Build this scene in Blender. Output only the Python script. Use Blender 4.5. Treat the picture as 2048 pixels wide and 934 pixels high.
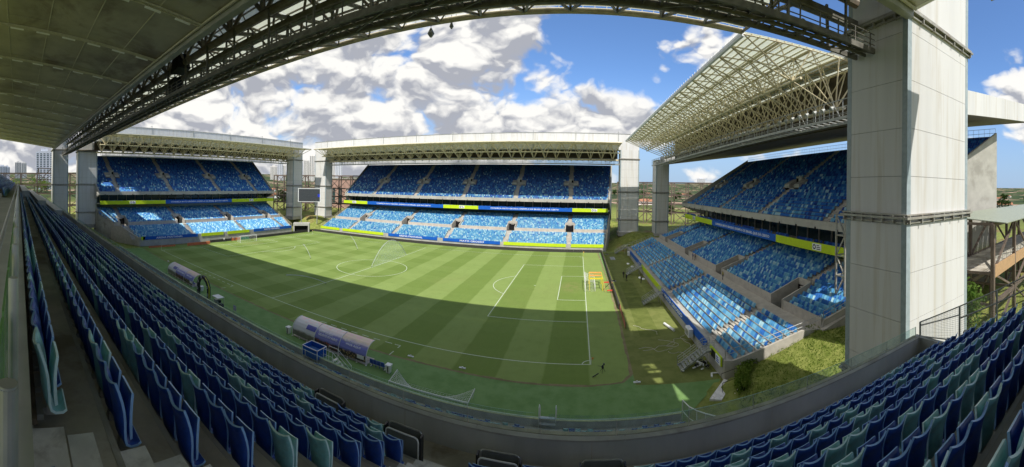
import bpy, bmesh, math, random
import numpy as np
from math import sin, cos, pi, radians, sqrt, atan2, hypot
from mathutils import Vector, Matrix
R = random.Random(7)
for o in list(bpy.data.objects):
    bpy.data.objects.remove(o)
SC = bpy.context.scene
COL = SC.collection
# ------------------------------------------------------------ camera
CAM = (50.636, -78.045, 21.935)
HEAD, FPX, YO, ROLL = -0.1857, 712.37, 371.48, 0.0170
cd = bpy.data.cameras.new('camera')
cam = bpy.data.objects.new('camera', cd)
COL.objects.link(cam)
cd.type = 'PANO'
cd.panorama_type = 'CENTRAL_CYLINDRICAL'
cd.central_cylindrical_range_u_min = -1024 / FPX
cd.central_cylindrical_range_u_max = 1024 / FPX
cd.central_cylindrical_range_v_min = -(934 - YO) / FPX
cd.central_cylindrical_range_v_max = YO / FPX
cd.central_cylindrical_radius = 1.0
cd.clip_start = 0.05
cd.clip_end = 20000
fw = Vector((sin(HEAD), cos(HEAD), 0)); rt = Vector((cos(HEAD), -sin(HEAD), 0)); up = Vector((0, 0, 1))
r2 = rt * cos(ROLL) + up * sin(ROLL); u2 = up * cos(ROLL) - rt * sin(ROLL)
mt = Matrix((r2, u2, -fw)).transposed().to_4x4()
mt.translation = Vector(CAM)
cam.matrix_world = mt
SC.camera = cam
# ------------------------------------------------------------ picture settings
SC.view_settings.view_transform = 'Standard'
SC.view_settings.look = 'None'
SC.view_settings.exposure = 1.46
SC.view_settings.gamma = 1.0
SC.render.engine = 'CYCLES'
SC.cycles.max_bounces = 9
SC.cycles.diffuse_bounces = 6
SC.cycles.transparent_max_bounces = 12
SC.cycles.use_denoising = True
# ------------------------------------------------------------ node helper
class NT:
    def __init__(s, tree):
        s.t = tree; s.n = tree.nodes; s.l = tree.links
        s.n.clear()
    def new(s, typ, ins=None, **kw):
        n = s.n.new(typ)
        for k, v in kw.items(): setattr(n, k, v)
        if ins:
            for k, v in ins.items():
                sock = n.inputs[k]
                if hasattr(v, 'is_output'): s.l.new(v, sock)
                elif isinstance(v, (tuple, list)) and len(v) == 3 and sock.type == 'RGBA': sock.default_value = (*v, 1)
                else: sock.default_value = v
        return n
    def m(s, op, a, b=0.0, c=None, clamp=False):
        n = s.n.new('ShaderNodeMath'); n.operation = op; n.use_clamp = clamp
        for i, v in enumerate((a, b) if c is None else (a, b, c)):
            if hasattr(v, 'is_output'): s.l.new(v, n.inputs[i])
            else: n.inputs[i].default_value = v
        return n.outputs[0]
    def ramp(s, f, lo, hi, a=0.0, b=1.0, smooth=True):
        n = s.n.new('ShaderNodeMapRange'); n.interpolation_type = 'SMOOTHSTEP' if smooth else 'LINEAR'
        s.l.new(f, n.inputs[0])
        for i, v in zip((1, 2, 3, 4), (lo, hi, a, b)): n.inputs[i].default_value = v
        return n.outputs[0]
    def mix(s, f, a, b):
        n = s.n.new('ShaderNodeMix'); n.data_type = 'RGBA'
        for i, v in zip((0, 6, 7), (f, a, b)):
            if hasattr(v, 'is_output'): s.l.new(v, n.inputs[i])
            elif i == 0: n.inputs[0].default_value = v
            else: n.inputs[i].default_value = (*v, 1) if len(v) == 3 else v
        return n.outputs[2]
    def noise(s, vec, scale, detail=5, rough=.55, dist=0.0, dim='3D'):
        n = s.n.new('ShaderNodeTexNoise'); n.noise_dimensions = dim
        if vec is not None: s.l.new(vec, n.inputs['Vector'])
        n.inputs['Scale'].default_value = scale; n.inputs['Detail'].default_value = detail
        n.inputs['Roughness'].default_value = rough; n.inputs['Distortion'].default_value = dist
        return n.outputs[0]
# ------------------------------------------------------------ sun and sky
SV = Vector((0.20, -0.79, 1.0)).normalized()          # towards the sun
SUN_EL = math.asin(SV.z); SUN_AZ = atan2(SV.x, SV.y)
sl = bpy.data.lights.new('sun', 'SUN'); sl.energy = 2.0; sl.angle = radians(0.5); sl.color = (1.0, 0.95, 0.87)
so = bpy.data.objects.new('sun', sl); COL.objects.link(so)
so.rotation_euler = SV.to_track_quat('Z', 'Y').to_euler()
W = bpy.data.worlds.new('World'); SC.world = W; W.use_nodes = True
W.cycles.sampling_method = 'MANUAL'; W.cycles.sample_map_resolution = 256
t = NT(W.node_tree)
sky = t.new('ShaderNodeTexSky', sky_type='NISHITA', sun_disc=False, sun_elevation=SUN_EL, sun_rotation=SUN_AZ, altitude=200, air_density=1.0, dust_density=0.6, ozone_density=2.0)
tc = t.new('ShaderNodeTexCoord').outputs['Generated']
sx = t.new('ShaderNodeSeparateXYZ', {0: tc})
X, Y, Z = sx.outputs
az = t.m('ARCTAN2', X, Y)
hyp = t.m('SQRT', t.m('ADD', t.m('MULTIPLY', X, X), t.m('MULTIPLY', Y, Y)))
el = t.m('DIVIDE', Z, t.m('MAXIMUM', hyp, 0.05))        # tangent of the elevation
elc = t.m('MINIMUM', el, 3.0)
def cloud_vec(de=0.0, stretch=1.5):
    # direction on the unit sphere flattened towards the horizon, so that far clouds lie in thinner layers
    return t.new('ShaderNodeCombineXYZ', {0: X, 1: Y, 2: t.m('MULTIPLY', t.m('ADD', Z, de), stretch)}).outputs[0]
def blob(a0, e0, ra, re, amp):
    da = t.m('DIVIDE', t.m('SUBTRACT', az, a0), ra); de = t.m('DIVIDE', t.m('SUBTRACT', elc, e0), re)
    d = t.m('ADD', t.m('MULTIPLY', da, da), t.m('MULTIPLY', de, de))
    return t.m('MULTIPLY', t.m('POWER', 2.718, t.m('MULTIPLY', d, -1.0)), amp)
cv, cv2 = cloud_vec(), cloud_vec(0.035)
def billow(vec, sc_):
    v = t.new('ShaderNodeTexVoronoi', {'Vector': vec, 'Scale': sc_, 'Detail': 2.0, 'Roughness': .5}, feature='F1')
    return t.m('SUBTRACT', 1.0, v.outputs['Distance'])
warp = t.new('ShaderNodeTexNoise', {'Vector': cv, 'Scale': 5.0, 'Detail': 4.0}).outputs['Color']
def warped(v, k):
    w_ = t.new('ShaderNodeVectorMath', {0: warp, 1: (-.5, -.5, -.5)}, operation='ADD').outputs[0]
    w_ = t.new('ShaderNodeVectorMath', {0: w_}, operation='SCALE'); w_.inputs['Scale'].default_value = k; t.l.new(w_.inputs[0].links[0].from_socket, w_.inputs[0])
    return t.new('ShaderNodeVectorMath', {0: v, 1: w_.outputs[0]}, operation='ADD').outputs[0]
cv = warped(cv, .22); cv2 = warped(cv2, .22); cv3 = warped(cloud_vec(0.012), .22)
def dens(v): return t.m('ADD', t.m('MULTIPLY', t.noise(v, 3.6, 8, .60, .1), .66), t.m('MULTIPLY', billow(v, 7.5), .40))
n1 = t.m('ADD', dens(cv), -.02); n2 = t.m('ADD', dens(cv2), -.02); n3 = t.m('ADD', dens(cv3), -.02)
cov = t.ramp(az, -0.24, 0.05, 0.36, -0.07)               # heavy cloud to the west, blue gap to the north-east
BL = [  # azimuth, tan elevation, widths, strength : separate cumulus banks in the gap, others unseen behind
    (0.035, 0.22, .13, .075, .30), (0.16, 0.20, .09, .07, .24), (-0.02, 0.15, .28, .05, .28), (0.35, 0.40, .12, .11, .32),
    (0.28, 0.15, .3, .05, .12), (1.26, 0.30, .16, .13, .42), (0.24, .35, .03, .03, .10), (0.10, .50, .10, .035, .18),
    (0.95, .10, .5, .06, .16), (1.9, .5, .5, .4, .25), (2.7, .4, .6, .4, .2), (0.25, .03, .6, .035, .16),
    (1.9, .3, .3, .4, .15)]
for b in BL: cov = t.m('ADD', cov, blob(*b))
cov = t.m('ADD', cov, t.m('ADD', t.ramp(elc, .6, 1.0, 0, -.02), t.ramp(az, 1.7, 2.0, 0, .12)))  # cloud behind the camera, out of view, is added for fill light
den = t.m('ADD', n1, cov); den2 = t.m('ADD', n2, cov)
mask = t.m('MULTIPLY', t.ramp(den, 0.465, 0.62), t.ramp(den, .485, .70, .86, 1.0))
thick = t.ramp(den2, 0.52, 0.80)
relief = t.m('ADD', t.m('MULTIPLY', t.m('SUBTRACT', n1, n2), 3.0), t.m('MULTIPLY', t.m('SUBTRACT', n1, n3), 6.5))
bigs = t.ramp(t.noise(cloud_vec(0.0, 1.9), 2.3, 3, .5), .40, .64)
lite = t.m('ADD', t.m('ADD', t.m('SUBTRACT', 0.98, t.m('MULTIPLY', bigs, .34)), t.m('MULTIPLY', relief, .8)), t.m('MULTIPLY', thick, -0.42), clamp=True)
ccol = t.mix(lite, (1.75, 1.82, 2.05), (4.1, 4.03, 3.88))
haze_f = t.ramp(el, 0.0, 0.34, 0.85, 0.0)
skyc = t.mix(haze_f, sky.outputs[0], (3.3, 3.65, 4.2))
deep = t.new('ShaderNodeMix', data_type='RGBA', blend_type='MULTIPLY'); deep.inputs[0].default_value = 1.0
t.l.new(skyc, deep.inputs[6]); deep.inputs[7].default_value = (0.46, 0.585, 0.74, 1)
allc = t.mix(mask, deep.outputs[2], ccol)
bg = t.new('ShaderNodeBackground', {'Color': allc, 'Strength': 0.09})
t.l.new(bg.outputs[0], t.new('ShaderNodeOutputWorld').inputs[0])
# ------------------------------------------------------------ materials
MATS = {}
def mat(name, col, rough=.6, spec=.4, metal=0.0, var=0.12, scale=3.0, bump=0.0, bscale=30.0, stain=None, stretch=None, coat=0.0, alpha=1.0, col2=None):
    if name in MATS: return MATS[name]
    m = bpy.data.materials.new(name); m.use_nodes = True; MATS[name] = m
    t = NT(m.node_tree)
    co = t.new('ShaderNodeTexCoord').outputs['Object']
    if stretch: co = t.new('ShaderNodeMapping', {'Vector': co, 'Scale': stretch}).outputs[0]
    n = t.noise(co, scale, 6, .6)
    f = t.ramp(n, .3, .7)
    dark = tuple(c * (1 - var) for c in col); light = tuple(min(1, c * (1 + var)) for c in (col2 or col))
    c = t.mix(f, dark, light)
    if stain:
        s = t.ramp(t.noise(co, stain[1], 7, .65, .4), .48, .68)
        c = t.mix(t.m('MULTIPLY', s, stain[2]), c, stain[0])
    p = t.new('ShaderNodeBsdfPrincipled', {'Base Color': c, 'Metallic': metal, 'Specular IOR Level': spec, 'Coat Weight': coat, 'Alpha': alpha})
    t.l.new(t.ramp(n, .2, .8, rough * .85, min(1, rough * 1.15)), p.inputs['Roughness'])
    if bump:
        b = t.new('ShaderNodeBump', {'Strength': bump, 'Distance': .02, 'Height': t.noise(co, bscale, 5, .6)})
        t.l.new(b.outputs[0], p.inputs['Normal'])
    t.l.new(p.outputs[0], t.new('ShaderNodeOutputMaterial').inputs[0])
    return m
def attr_mat(name, rough=.65, spec=.2):
    m = bpy.data.materials.new(name); m.use_nodes = True; MATS[name] = m
    t = NT(m.node_tree)
    a = t.new('ShaderNodeAttribute', attribute_name='Col')
    n = t.noise(t.new('ShaderNodeTexCoord').outputs['Object'], 2.0, 4)
    c = t.new('ShaderNodeMix', data_type='RGBA', blend_type='MULTIPLY'); c.inputs[0].default_value = 1
    t.l.new(a.outputs[0], c.inputs[6]); t.l.new(t.mix(n, (.8, .8, .8), (1.2, 1.2, 1.2)), c.inputs[7])
    p = t.new('ShaderNodeBsdfPrincipled', {'Base Color': c.outputs[2], 'Roughness': rough, 'Specular IOR Level': spec})
    t.l.new(p.outputs[0], t.new('ShaderNodeOutputMaterial').inputs[0])
    return m
def glass_mat(name, col, tr=.8, rough=.05, trans=False):
    m = bpy.data.materials.new(name); m.use_nodes = True; MATS[name] = m
    t = NT(m.node_tree)
    n = t.noise(t.new('ShaderNodeTexCoord').outputs['Object'], 1.3, 5, .6)
    a = t.new('ShaderNodeBsdfTransparent', {'Color': col})
    if trans:
        b = t.new('ShaderNodeBsdfTranslucent', {'Color': col}); b2 = t.new('ShaderNodeBsdfDiffuse', {'Color': col})
        g = t.new('ShaderNodeMixShader', {0: .35, 1: b.outputs[0], 2: b2.outputs[0]})
    else:
        g = t.new('ShaderNodeBsdfPrincipled', {'Base Color': tuple(c * .6 for c in col), 'Roughness': rough})
    f = t.m('MULTIPLY', t.ramp(n, .3, .7, .85, 1.0), tr)
    mx = t.new('ShaderNodeMixShader', {0: f, 1: g.outputs[0], 2: a.outputs[0]})
    t.l.new(mx.outputs[0], t.new('ShaderNodeOutputMaterial').inputs[0])
    return m
CONC = mat('concrete', (.38, .37, .34), .85, .25, var=.16, scale=.8, bump=.35, bscale=12, stain=((.13, .115, .095), .45, .5))
CONC_IN = mat('concrete_wall', (.46, .465, .45), .85, .25, var=.12, scale=.7, bump=.3, bscale=10, stain=((.30, .285, .26), .5, .4), stretch=(1, 1, .35))
CONC_D = mat('concrete_floor', (.44, .41, .35), .8, .3, var=.25, scale=.7, bump=.3, bscale=14, stain=((.17, .14, .10), .6, .75))
STEP = mat('painted_step', (.74, .73, .70), .8, .3, var=.12, scale=2.5, bump=.2, bscale=25, stain=((.2, .18, .15), 3, .4))
AISLE = mat('aisle_concrete', (.45, .42, .37), .85, .25, var=.12, scale=1.2)
FASC = mat('fascia_concrete', (.42, .41, .37), .85, .25, var=.1, scale=.5, stain=((.2, .19, .16), .3, .4))
CLAD = mat('cladding', (.60, .60, .585), .55, .35, var=.05, scale=.5, stain=((.47, .43, .35), 1.1, .55), stretch=(1.4, 1.4, .07))
TRIM = mat('blue_grey_trim', (.30, .36, .38), .45, .5, var=.1)
JOINT = mat('joint', (.20, .20, .19), .9, .1)
LEDGE = mat('ledge_metal', (.36, .35, .31), .5, .5, .3, var=.15, stain=((.2, .12, .07), 1.0, .4))
STEEL = mat('galvanised_steel', (.42, .43, .41), .4, .5, .6, var=.15, scale=5)
CREAM = mat('cream_steel', (.66, .58, .38), .5, .4, var=.12, scale=1, stain=((.3, .2, .12), .8, .35))
DSTEEL = mat('dark_truss_steel', (.27, .24, .19), .55, .4, .1, var=.25, scale=1, stain=((.17, .07, .035), .5, .6))
GSTEEL = mat('grey_truss_steel', (.33, .34, .32), .5, .4, .2, var=.15, scale=1)
BROWN = mat('brown_steel', (.15, .115, .095), .6, .3, .1, var=.25, scale=.5)
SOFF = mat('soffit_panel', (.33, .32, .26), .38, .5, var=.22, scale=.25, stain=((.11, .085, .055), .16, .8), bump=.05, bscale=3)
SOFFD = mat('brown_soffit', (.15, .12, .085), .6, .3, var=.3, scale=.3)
SEAM = mat('soffit_seam', (.5, .49, .41), .6, .3)
WHITE = mat('white_paint', (.74, .75, .74), .5, .4, var=.05)
BLACK = mat('black_plastic', (.016, .017, .019), .5, .4)
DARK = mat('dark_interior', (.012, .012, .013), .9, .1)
RUBBER = mat('black_board', (.045, .042, .038), .7, .3, var=.2)
LIME = mat('lime_banner', (.50, .66, .02), .6, .25, var=.06, scale=1.5)
BLUEB = mat('blue_banner', (.008, .10, .46), .6, .25, var=.08, scale=1.5)
LETTER = mat('white_lettering', (.8, .82, .85), .6, .2, var=.02)
ORANGE = mat('orange_board', (.62, .17, .07), .6, .3)
GREENB = mat('green_board', (.02, .19, .12), .6, .3)
WHITELINE = mat('line_paint', (.52, .58, .46), .9, .1, var=.15, scale=6)
PANEL = glass_mat('translucent_roof', (.80, .82, .74), .09, trans=True)
SUN_BLOCK = mat('sun_block_brown', (.085, .07, .045), .8, .2, var=.3, scale=.6)  # dark brown for the added sun-blocking wall behind the canopy
GLASS = glass_mat('green_glass', (.92, .985, .96), .97)
GLASS_G = glass_mat('lime_glass', (.42, .72, .30), .45)
DGLASS = mat('dark_window', (.02, .045, .05), .12, .6, var=.3, scale=.4)
SEATM = attr_mat('seat_plastic')
NAVY = mat('navy_plastic', (.012, .060, .34), .42, .45, var=.25, scale=5, stain=((.07, .12, .30), 9, .45), bump=.08, bscale=60)
NAVY_E = mat('navy_edge', (.26, .46, .80), .4, .5, var=.1)  # paler plastic edge, brightened to stand in for light caught on the rim
TEAL = mat('teal_plastic', (.22, .50, .54), .42, .45, var=.18, scale=5, stain=((.36, .50, .50), 9, .45), bump=.08, bscale=60)
TEAL_E = mat('teal_edge', (.60, .82, .86), .4, .5, var=.1)  # same painted rim highlight for the teal seats
BRKT = mat('bracket_metal', (.38, .38, .36), .45, .5, .5)
RAILBAR = mat('seat_beam', (.13, .10, .07), .6, .3, var=.3, scale=4)
# ------------------------------------------------------------ mesh helper
class MB:
    def __init__(s): s.v = []; s.f = []; s.mi = []; s.cur = 0
    def add(s, vs, fs):
        b = len(s.v); s.v += [tuple(v) for v in vs]
        for f in fs: s.f.append(tuple(i + b for i in f)); s.mi.append(s.cur)
    def quad(s, a, b, c, d): s.add((a, b, c, d), ((0, 1, 2, 3),))
    def hexa(s, p):  # 8 points: bottom 4, top 4
        s.add(p, ((3, 2, 1, 0), (4, 5, 6, 7), (0, 1, 5, 4), (1, 2, 6, 5), (2, 3, 7, 6), (3, 0, 4, 7)))
    def box(s, x0, y0, z0, x1, y1, z1):
        s.hexa(((x0, y0, z0), (x1, y0, z0), (x1, y1, z0), (x0, y1, z0), (x0, y0, z1), (x1, y0, z1), (x1, y1, z1), (x0, y1, z1)))
    def bar(s, p, q, w, h=None, up=(0, 0, 1)):
        p, q = Vector(p), Vector(q); d = (q - p)
        if d.length < 1e-6: return
        d.normalize(); u = Vector(up)
        if abs(d.dot(u)) > .98: u = Vector((0, 1, 0))
        a = d.cross(u).normalized(); b = a.cross(d); h = h or w
        a *= w / 2; b *= h / 2
        s.hexa((p - a - b, p + a - b, p + a + b, p - a + b, q - a - b, q + a - b, q + a + b, q - a + b))
    def tube(s, p, q, r, n=6, r2=None, cap=True):
        p, q = Vector(p), Vector(q); d = (q - p)
        if d.length < 1e-6: return
        d.normalize(); u = Vector((0, 0, 1)) if abs(d.z) < .95 else Vector((1, 0, 0))
        a = d.cross(u).normalized(); b = a.cross(d); r2 = r if r2 is None else r2
        vs = [p + (a * cos(2 * pi * i / n) + b * sin(2 * pi * i / n)) * r for i in range(n)] + [q + (a * cos(2 * pi * i / n) + b * sin(2 * pi * i / n)) * r2 for i in range(n)]
        fs = [(i, (i + 1) % n, n + (i + 1) % n, n + i) for i in range(n)]
        if cap: fs += [tuple(range(n - 1, -1, -1)), tuple(range(n, 2 * n))]
        s.add(vs, fs)
    def prism(s, poly, off):  # planar polygon (list of 3D) extruded by vector off
        n = len(poly); off = Vector(off)
        vs = [Vector(p) for p in poly] + [Vector(p) + off for p in poly]
        s.add(vs, [tuple(range(n - 1, -1, -1)), tuple(range(n, 2 * n))] + [(i, (i + 1) % n, n + (i + 1) % n, n + i) for i in range(n)])
    def mesh(s, name, mats):
        me = bpy.data.meshes.new(name); me.from_pydata(s.v, [], s.f)
        for m in (mats if isinstance(mats, (list, tuple)) else [mats]): me.materials.append(m)
        if any(s.mi): me.polygons.foreach_set('material_index', s.mi)
        return me
    def build(s, name, mats, parent=None, smooth=False, **kw):
        me = s.mesh(name, mats)
        if smooth: me.polygons.foreach_set('use_smooth', [True] * len(me.polygons))
        return obj(name, me, parent, **kw)
def obj(name, me, parent=None, loc=None, label=None, kind=None, rot=None):
    o = bpy.data.objects.new(name, me); COL.objects.link(o)
    if parent is not None:
        o.parent = parent
        base = parent; off = Vector((0, 0, 0))
        while base is not None: off += Vector(base.location); base = base.parent
        if loc is None: o.location = -off      # mesh given in world coordinates
        else: o.location = loc
    elif loc is not None: o.location = loc
    if rot: o.rotation_euler = rot
    if label: o['label'] = label
    if kind: o['kind'] = kind
    return o
def thing(name, label, cat, loc=(0, 0, 0), group=None, me=None, rot=0.0):
    o = bpy.data.objects.new(name, me); COL.objects.link(o); o.location = loc
    o.rotation_euler = (0, 0, rot)
    o['label'] = label; o['category'] = cat
    if group: o['group'] = group
    return o
def struct(o): o['kind'] = 'structure'; return o
def text_mesh(s, width, height, depth=.03):
    cu = bpy.data.curves.new('lettering', 'FONT'); cu.body = s; cu.extrude = .01; cu.resolution_u = 2
    cu.offset = .012; cu.space_character = 1.02
    ob = bpy.data.objects.new('lettering', cu); COL.objects.link(ob)
    me = bpy.data.meshes.new_from_object(ob.evaluated_get(bpy.context.evaluated_depsgraph_get()))
    bpy.data.objects.remove(ob); bpy.data.curves.remove(cu)
    n = len(me.vertices); co = np.empty(n * 3, 'f'); me.vertices.foreach_get('co', co); co = co.reshape(-1, 3)
    lo, hi = co.min(0), co.max(0)
    co[:, 0] = (co[:, 0] - (lo[0] + hi[0]) / 2) / (hi[0] - lo[0]) * width
    co[:, 1] = (co[:, 1] - (lo[1] + hi[1]) / 2) / (hi[1] - lo[1]) * height
    co[:, 2] = co[:, 2] / .02 * depth
    return me, co
def put_text(name, s, mapf, width, height, m, parent, depth=.04):
    # mapf(a, b, c): across, up, outwards -> world
    me, co = text_mesh(s, width, height, depth)
    w = np.array([mapf(*c) for c in co], 'f')
    me.vertices.foreach_set('co', w.ravel()); me.materials.clear(); me.materials.append(m); me.update()
    return obj(name, me, parent)
def proj(x, y, z):  # picture position, only used to decide which seats are near enough to be built in full detail
    d = Vector((x, y, z)) - Vector(CAM)
    r = d.dot(r2); f = d.dot(fw); u = d.dot(u2); h = hypot(r, f)
    return 1024 + FPX * atan2(r, f), YO - FPX * u / h, d.length
# ------------------------------------------------------------ terrain
def sm(x, a, b):
    t_ = max(0.0, min(1.0, (x - a) / (b - a))); return t_ * t_ * (3 - 2 * t_)
from mathutils import noise as mnoise
def ground_z(x, y):
    ax, ay = abs(x), abs(y)
    mx = ax - (60.5 if x > 0 else 58.5); my = ay - 42.5
    if x > 0 and y < 0: mx = ax - 65.5; my = ay - 40.5
    h = 5.0 * sm(min(mx, my), 0, 12.5)
    if x > 0 and y < 0: h = min(5.0, .42 * max(0, mx)) * sm(my, -.5, 2.0)
    mo = max(ax - 114, ay - 92); h = max(h, 5 * sm(mo, 0, 4))
    r = hypot(x, y)
    if r > 150: h += .6 * mnoise.noise(Vector((x / 60, y / 60, 0))) * sm(r, 150, 220)
    if r > 500:
        west = .5 + .5 * cos(atan2(x, y) + 1.25)
        h += sm(r, 500, 3000) * (44 + 34 * west ** 2 + 26 * mnoise.noise(Vector((x / 900, y / 900, 3))))
    return h - .05
def axis(lim, step, far):
    a = list(np.arange(0, lim + .1, step)); v = a[-1]; s_ = step
    while v < far: s_ *= 1.22; v += s_; a.append(v)
    return [-q for q in a[:0:-1]] + a
xs = axis(132, 2.0, 9000); ys = axis(110, 2.0, 9000)
gv = [(x, y, ground_z(x, y)) for y in ys for x in xs]; nx = len(xs)
gf = [(j * nx + i, j * nx + i + 1, (j + 1) * nx + i + 1, (j + 1) * nx + i) for j in range(len(ys) - 1) for i in range(nx - 1)]
m = bpy.data.materials.new('ground'); m.use_nodes = True; t = NT(m.node_tree)
co = t.new('ShaderNodeTexCoord').outputs['Object']
a1 = t.ramp(t.noise(co, .06, 6, .6), .42, .60); a2 = t.noise(co, .9, 8, .7); a3 = t.noise(co, 14, 4, .7)
grass = t.mix(t.ramp(a2, .3, .7), (.13, .17, .03), (.29, .31, .09))
grass = t.mix(t.m('MULTIPLY', t.ramp(a3, .45, .7), .35), grass, (.05, .075, .015))
soil = t.mix(t.ramp(a2, .3, .7), (.17, .095, .05), (.28, .18, .10))
near = t.mix(t.m('MULTIPLY', t.ramp(t.noise(co, .12, 7, .7, .5), .52, .66), .85), grass, soil)
farn = t.noise(co, .012, 7, .7); spk = t.new('ShaderNodeTexVoronoi', {'Vector': co, 'Scale': .035}).outputs['Color']
spr = t.new('ShaderNodeSeparateColor', {0: spk}).outputs[0]
forest = t.mix(t.ramp(farn, .4, .62), (.025, .045, .018), (.075, .10, .035))
roofs = t.mix(t.ramp(spr, .84, .86), forest, (.36, .25, .18))
d = t.new('ShaderNodeVectorMath', {0: co}, operation='LENGTH').outputs['Value']
c = t.mix(t.ramp(d, 150, 320), near, roofs)
p = t.new('ShaderNodeBsdfPrincipled', {'Base Color': c, 'Roughness': .95, 'Specular IOR Level': .1})
b = t.new('ShaderNodeBump', {'Strength': .6, 'Distance': .08, 'Height': a3}); t.l.new(b.outputs[0], p.inputs['Normal'])
t.l.new(p.outputs[0], t.new('ShaderNodeOutputMaterial').inputs[0])
me = bpy.data.meshes.new('ground'); me.from_pydata(gv, [], gf); me.materials.append(m)
me.polygons.foreach_set('use_smooth', [True] * len(me.polygons))
struct(obj('ground', me))
# ------------------------------------------------------------ turf
def turf(name, base, alt, stripes=False, wet=0.0, soil=.1):
    m = bpy.data.materials.new(name); m.use_nodes = True; t = NT(m.node_tree)
    co = t.new('ShaderNodeTexCoord').outputs['Object']; s = t.new('ShaderNodeSeparateXYZ', {0: co})
    fine = t.noise(co, 22, 5, .7); mid = t.noise(co, .55, 7, .65); big = t.noise(co, .07, 5, .6, .6)
    streak = t.noise(t.new('ShaderNodeMapping', {'Vector': co, 'Scale': (2.2, .12, 1)}).outputs[0], 1.0, 5, .6)
    if stripes:
        wob = t.m('MULTIPLY', t.m('SUBTRACT', t.noise(co, .35, 4), .5), .5)
        fx = t.m('PINGPONG', t.m('ADD', t.m('SUBTRACT', s.outputs[0], 41.6), wob), 5.35)
        sx_ = t.m('SINE', t.m('MULTIPLY', t.m('ADD', t.m('SUBTRACT', s.outputs[0], 41.6), wob), pi / 5.35))
        sy_ = t.m('SINE', t.m('MULTIPLY', t.m('ADD', t.m('ADD', s.outputs[1], 15.5), wob), pi / 5.35))
        kx = t.ramp(sx_, -.10, .10); ky = t.ramp(sy_, -.10, .10)
        wy = t.m('ADD', .08, t.m('MULTIPLY', t.ramp(s.outputs[0], 30, -20), .42))
        xo = t.m('ABSOLUTE', t.m('SUBTRACT', kx, 0.0))
        k = t.m('ADD', t.m('MULTIPLY', kx, t.m('SUBTRACT', 1.0, wy)), t.m('MULTIPLY', ky, wy))
        k = t.m('ADD', k, t.m('MULTIPLY', t.m('SUBTRACT', streak, .5), .35), clamp=True)
        c = t.mix(k, base, alt)
    else:
        c = t.mix(t.ramp(mid, .35, .65), base, alt)
    if stripes:
        for gx in (-49.5, 49.5):
            dx = t.m('DIVIDE', t.m('SUBTRACT', s.outputs[0], gx), 2.6); dy = t.m('DIVIDE', s.outputs[1], 4.5); g2 = t.m('SQRT', t.m('ADD', t.m('MULTIPLY', dx, dx), t.m('MULTIPLY', dy, dy)))
            c = t.mix(t.m('MULTIPLY', t.ramp(g2, .3, 1.3, .45, 0), t.ramp(mid, .35, .6)), c, (.26, .22, .10))
        c = t.mix(t.m('MULTIPLY', t.ramp(t.noise(co, 1.7, 6, .7), .56, .75), .35), c, (.24, .24, .09))
    c = t.mix(t.m('MULTIPLY', t.ramp(big, .5, .72), soil), c, (.20, .16, .07))
    c = t.mix(t.m('MULTIPLY', t.ramp(fine, .3, .75, 1, 0), .30), c, tuple(q * .45 for q in base))
    c = t.mix(t.m('MULTIPLY', t.ramp(mid, .25, .55, 1, 0), .22), c, tuple(q * .6 for q in base))
    p = t.new('ShaderNodeBsdfPrincipled', {'Base Color': c, 'Roughness': .9, 'Specular IOR Level': .12})
    bp = t.new('ShaderNodeBump', {'Strength': .5, 'Distance': .03, 'Height': fine}); t.l.new(bp.outputs[0], p.inputs['Normal'])
    t.l.new(p.outputs[0], t.new('ShaderNodeOutputMaterial').inputs[0]); return m
PITCH = turf('pitch_grass', (.160, .235, .052), (.240, .325, .095), True, soil=.12)
ART = turf('artificial_turf', (.150, .270, .088), (.190, .315, .118), soil=.0)
OLIVE = turf('olive_turf', (.155, .185, .05), (.20, .225, .07), soil=.25)
TRACK = turf('bare_edge', (.20, .17, .09), (.27, .23, .13), soil=.4)
def sheet(name, poly, z, m, kind='structure', label=None):
    me = bpy.data.meshes.new(name); me.from_pydata([(x, y, z) for x, y in poly], [], [tuple(range(len(poly)))]); me.materials.append(m)
    o = obj(name, me); o['kind'] = kind
    return o
sheet('artificial_turf', ((-58.4, -46.2), (60.3, -46.2), (66.9, -40.2), (66.9, 40.5), (60, 42.9), (-58.4, 42.9)), .0, ART)
sheet('olive_turf', ((57.4, -38.9), (66.9, -40.0), (66.9, 40.5), (58.9, 42.5)), .008, OLIVE)
edge = [(-58.1, 40.8), (-58.1, -38.3), (-53.7, -38.6), (-40, -39.0), (-24, -38.6), (-8, -38.8), (4, -38.9), (20, -38.8), (34, -38.4), (45, -38.8), (52, -38.8), (56.0, -38.2), (57.3, -36.6), (57.8, -20), (58.0, 6), (57.6, 40.8)]
PIT = sheet('pitch', edge, .012, PITCH)
ring = MB()
for k in range(1, len(edge) - 1):
    (x0, y0), (x1, y1) = edge[k], edge[k + 1] if k + 1 < len(edge) else edge[0]
    n = max(2, int(hypot(x1 - x0, y1 - y0) / 1.2))
    for j in range(n):
        f0, f1 = j / n, (j + 1) / n; w0, w1 = (.10 + R.random() * .22 for _ in range(2))
        ax_, ay_ = x0 + (x1 - x0) * f0, y0 + (y1 - y0) * f0; bx_, by_ = x0 + (x1 - x0) * f1, y0 + (y1 - y0) * f1
        L_ = hypot(x1 - x0, y1 - y0); nx_, ny_ = (y1 - y0) / L_, -(x1 - x0) / L_
        ring.quad((ax_ - nx_ * w0, ay_ - ny_ * w0, .016), (bx_ - nx_ * w1, by_ - ny_ * w1, .016), (bx_ + nx_ * .15, by_ + ny_ * .15, .016), (ax_ + nx_ * .15, ay_ + ny_ * .15, .016))
struct(ring.build('bare_edge', TRACK))
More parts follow.
